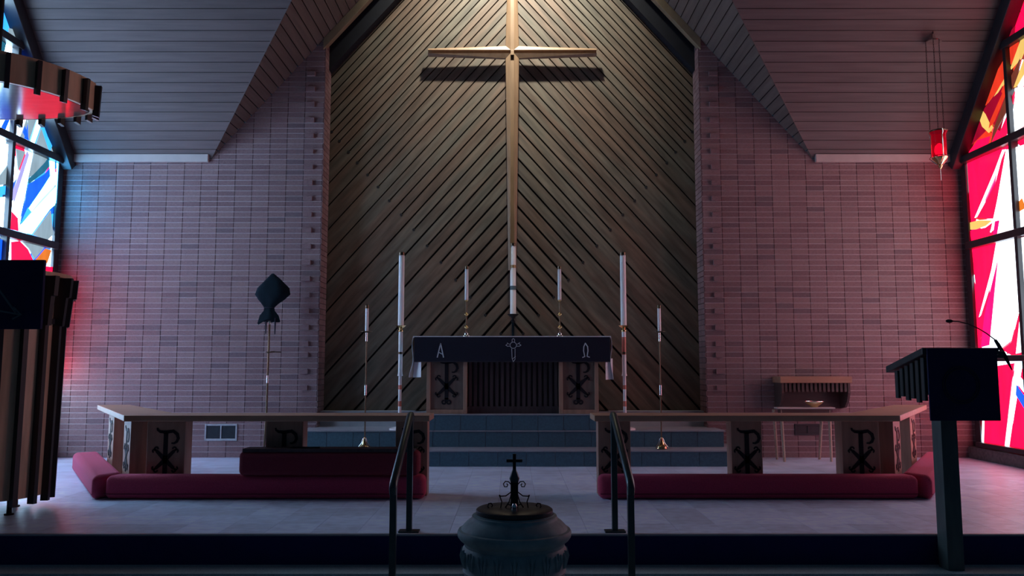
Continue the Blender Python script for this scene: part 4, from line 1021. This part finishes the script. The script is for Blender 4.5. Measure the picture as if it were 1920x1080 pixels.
# ------------------------------------------------------------------ pulpit and its canopy on the left
PCX, PCY = -4.42, 6.66
pu = thing('pulpit', 'round tapered oak pulpit with dark vertical slats on short legs at the left', 'pulpit', (PCX, PCY, 0))
zb_, zt_ = .14, 1.97
def prad(z): return .507 + (.53 - .507) * (z - zb_) / (zt_ - zb_)
MB().lathe(PCX, PCY, [(.10, zb_ + .01), (prad(zb_), zb_), (prad(zt_ - .02), zt_ - .02), (prad(zt_) - .04, zt_ - .02), (.45, 1.2), (.2, 1.2)], 64).build('drum', 'panelw', pu, smooth=True)
MB().lathe(PCX, PCY, [(.48, zt_ - .02), (.60, zt_ - .02), (.60, zt_ + .015), (.48, zt_ + .015), (.48, zt_ - .01)], 64).build('top_rim', 'panelw', pu, smooth=True)
NS = 20
for k in range(NS):
    a = 2 * math.pi * (k + .35) / NS
    d = Vector((math.cos(a), math.sin(a), 0)); tg = Vector((-d.y, d.x, 0)); c = Vector((PCX, PCY, 0))
    # body slat follows the taper and hangs below the drum
    def pt(r, z, sd): return c + d * r + tg * sd + Vector((0, 0, z))
    z0, z1 = zb_ - .05, 1.62
    mb = MB(); hw = .019
    q = [pt(prad(z0) - .005, z0, -hw), pt(prad(z0) + .055, z0, -hw), pt(prad(z1) + .055, z1, -hw), pt(prad(z1) - .005, z1, -hw)]
    mb.prism(q, tg * 2 * hw).build('slat', 'slatdk', pu)
    z0, z1 = 1.53, zt_ - .02
    mb = MB(); hw = .022
    q = [pt(prad(z0) - .005, z0, -hw), pt(prad(z0) + .075, z0 + .01, -hw), pt(prad(z1) + .09, z1 - .17, -hw), pt(prad(z1) + .115, z1 - .165, -hw), pt(prad(z1) + .125, z1, -hw), pt(prad(z1) - .005, z1, -hw)]
    mb.prism(q, tg * 2 * hw).build('collar_slat', 'slatdk', pu)
MB().lathe(PCX, PCY, [(prad(1.55) - .01, 1.555), (prad(1.55) + .02, 1.555), (prad(1.55) + .02, 1.60), (prad(1.55) - .01, 1.60)], 48).build('collar_ring', 'slatdk', pu, smooth=True)
for a in (-50, 70, 190):
    x = PCX + .42 * math.cos(math.radians(a)); y_ = PCY + .22 * math.sin(math.radians(a)) + .08
    if a == -50: x, y_ = -4.085, 6.56
    MB().tube([(x, y_, .01), (x, y_, zb_ + .02)], .020, 10).build('leg', 'iron', pu, smooth=True)
    MB().lathe(x, y_, [(.036, 0), (.036, .010), (.02, .014)], 16).build('foot_pad', 'iron', pu, smooth=True)
# cloth over the desk in front of the pulpit
QY = PCY - .74
px1 = aY(80, 550, QY).x; zc1 = zpx(488, QY); zc0_ = zpx(617, QY)
qc = thing('pulpit_cloth', 'black cloth hanging over the pulpit front with a thin grey triangular emblem', 'cloth', (px1 - .5, QY, zc0_))
MB().box(px1 - 1.15, px1, QY, QY + .03, zc0_, zc1 + .004).build('drop', 'lectcloth', qc, bevel=.005)
MB().box(px1 - 1.12, px1 - .38, QY + .035, QY + .34, zc1 - .05, zc1 + .003).build('desk', 'slatdk', pu, bevel=.004)
MB().box(px1 - 1.05, px1 - .42, QY + .04, QY + .30, zc0_ + .06, zc1 - .05).build('desk_box', 'slatdk', pu)
mb = MB()
for P_ in ([(-30, 488), (0, 545), (30, 586)], [(40, 590), (0, 583), (-40, 576)], [(24, 598), (40, 590), (26, 576)]):
    q = [aY(x, y_, QY - .002) for x, y_ in P_]
    mb.tube(q, .012 if len(P_) < 3 else .008, 6)
mb.build('emblem', 'pulpitmark', qc)
# canopy
TX, TY, TA, TN, TF = -4.47, 6.62, .86, .86, .28
ztb, ztt = 3.40, 3.63
tc = thing('pulpit_canopy', 'round wooden sound canopy with dark slats round its rim, above the pulpit', 'canopy', (TX, TY, ztb))
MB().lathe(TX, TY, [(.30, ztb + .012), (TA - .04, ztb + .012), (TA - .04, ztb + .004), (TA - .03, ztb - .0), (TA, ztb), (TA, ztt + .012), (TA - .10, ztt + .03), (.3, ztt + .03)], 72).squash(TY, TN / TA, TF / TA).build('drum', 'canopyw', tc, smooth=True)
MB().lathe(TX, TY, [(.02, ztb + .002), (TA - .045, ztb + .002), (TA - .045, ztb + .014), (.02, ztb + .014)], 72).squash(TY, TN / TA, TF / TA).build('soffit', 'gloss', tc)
NT = 26
for k in range(NT):
    a = 2 * math.pi * (k + .3) / NT
    TB = TN if math.sin(a) < 0 else TF
    c = Vector((TX + TA * math.cos(a), TY + TB * math.sin(a), 0)); d = Vector((math.cos(a) / TA, math.sin(a) / TB, 0)).normalized(); tg = Vector((-d.y, d.x, 0))
    q = [c - d * .01 - tg * .016 + Vector((0, 0, ztb - .045)), c + d * .04 - tg * .016 + Vector((0, 0, ztb - .06)), c + d * .05 - tg * .016 + Vector((0, 0, ztt - .01)), c - d * .01 - tg * .016 + Vector((0, 0, ztt - .01))]
    MB().prism(q, tg * .032).build('rim_slat', 'slatdk', tc)
MB().tube([(TX, TY, ztt + .02), (TX, TY, zB(abs(TX)) if abs(TX) < X0 else 5.9)], .03, 10).build('hanger', 'iron', tc, smooth=True)

# ------------------------------------------------------------------ sanctuary lamp
SY = 9.5; SX = aY(1762, 285, SY).x
def sz(py): return zpx(py, SY, 1760)
zt = sz(66)
lp = thing('sanctuary_lamp', 'hanging sanctuary lamp with glowing red glass on three chains by the right window', 'lamp', (SX, SY, sz(335)))
MB().lathe(SX, SY, [(.006, zt + .02), (.016, zt + .01), (.024, zt - .035), (.06, zt - .065), (.092, zt - .08), (.095, zt - .092), (.05, zt - .088)], 24).build('ceiling_bell', 'silver', lp, smooth=True)
roofz = ZE + SA * (YW - SY)
MB().tube([(SX, SY, zt), (SX, SY, roofz + .02)], .006, 8).build('hanger', 'iron', lp, smooth=True)
zg1, zg0 = sz(246), sz(296)
for a in (170, 240, 20):
    ca_, sa_ = math.cos(math.radians(a)), math.sin(math.radians(a))
    p0 = Vector((SX + .09 * ca_, SY + .09 * sa_, zt - .088)); p1 = Vector((SX + .095 * ca_, SY + .095 * sa_, zg1))
    n = 34; mb = MB()
    for i in range(n):
        c = p0 + (p1 - p0) * (i + .5) / n; hl = (p1 - p0).length / n * .62
        u = Vector((1, 0, 0)) if i % 2 else Vector((0, 1, 0))
        mb.tube([c + u * .0065, c + u * .003 + Vector((0, 0, hl)), c - u * .003 + Vector((0, 0, hl)), c - u * .0065, c - u * .003 - Vector((0, 0, hl)), c + u * .003 - Vector((0, 0, hl))], .0022, 4, closed=True)
    mb.build('chain', 'iron', lp)
MB().lathe(SX, SY, [(.072, zg0), (.082, zg0 + .02), (.082, zg1 - .05), (.095, zg1 - .02), (.098, zg1 - .005), (.092, zg1 - .005), (.078, zg1 - .05), (.076, zg0 + .03)], 28).build('ruby_glass', 'ruby', lp, smooth=True)
MB().lathe(SX, SY, [(.02, zg0 + .03), (.045, zg0 + .05), (.055, zg0 + .085), (.055, zg0 + .11), (.045, zg0 + .15), (.015, zg0 + .18)], 20).build('candle_glow', 'flame', lp, smooth=True)
MB().lathe(SX, SY, [(.100, zg1 - .01), (.104, zg1), (.098, zg1 + .008), (.09, zg1)], 28).build('top_ring', 'darkbrass', lp, smooth=True)
MB().lathe(SX, SY, [(.09, zg0 + .006), (.085, zg0 - .01), (.05, zg0 - .05), (.022, zg0 - .085), (.03, zg0 - .10), (.014, zg0 - .13), (.004, zg0 - .14)], 24).build('base_cup', 'brass', lp, smooth=True)
for a in (170, 265, 20):
    ca_, sa_ = math.cos(math.radians(a)), math.sin(math.radians(a))
    MB().tube([(SX + .10 * ca_, SY + .10 * sa_, zg1 + .01), (SX + .112 * ca_, SY + .112 * sa_, zg1 - .03), (SX + .094 * ca_, SY + .094 * sa_, zg1 - .07), (SX + .094 * ca_, SY + .094 * sa_, zg0 + .02), (SX + .118 * ca_, SY + .118 * sa_, zg0 - .01), (SX + .075 * ca_, SY + .075 * sa_, zg0 - .05), (SX + .03 * ca_, SY + .03 * sa_, zg0 - .085)], .0065, 8).build('strap', 'silver', lp, smooth=True)
MB().tube([(SX, SY, zg0 - .13), (SX, SY, sz(338))], .004, 6).build('finial', 'silver', lp, smooth=True)
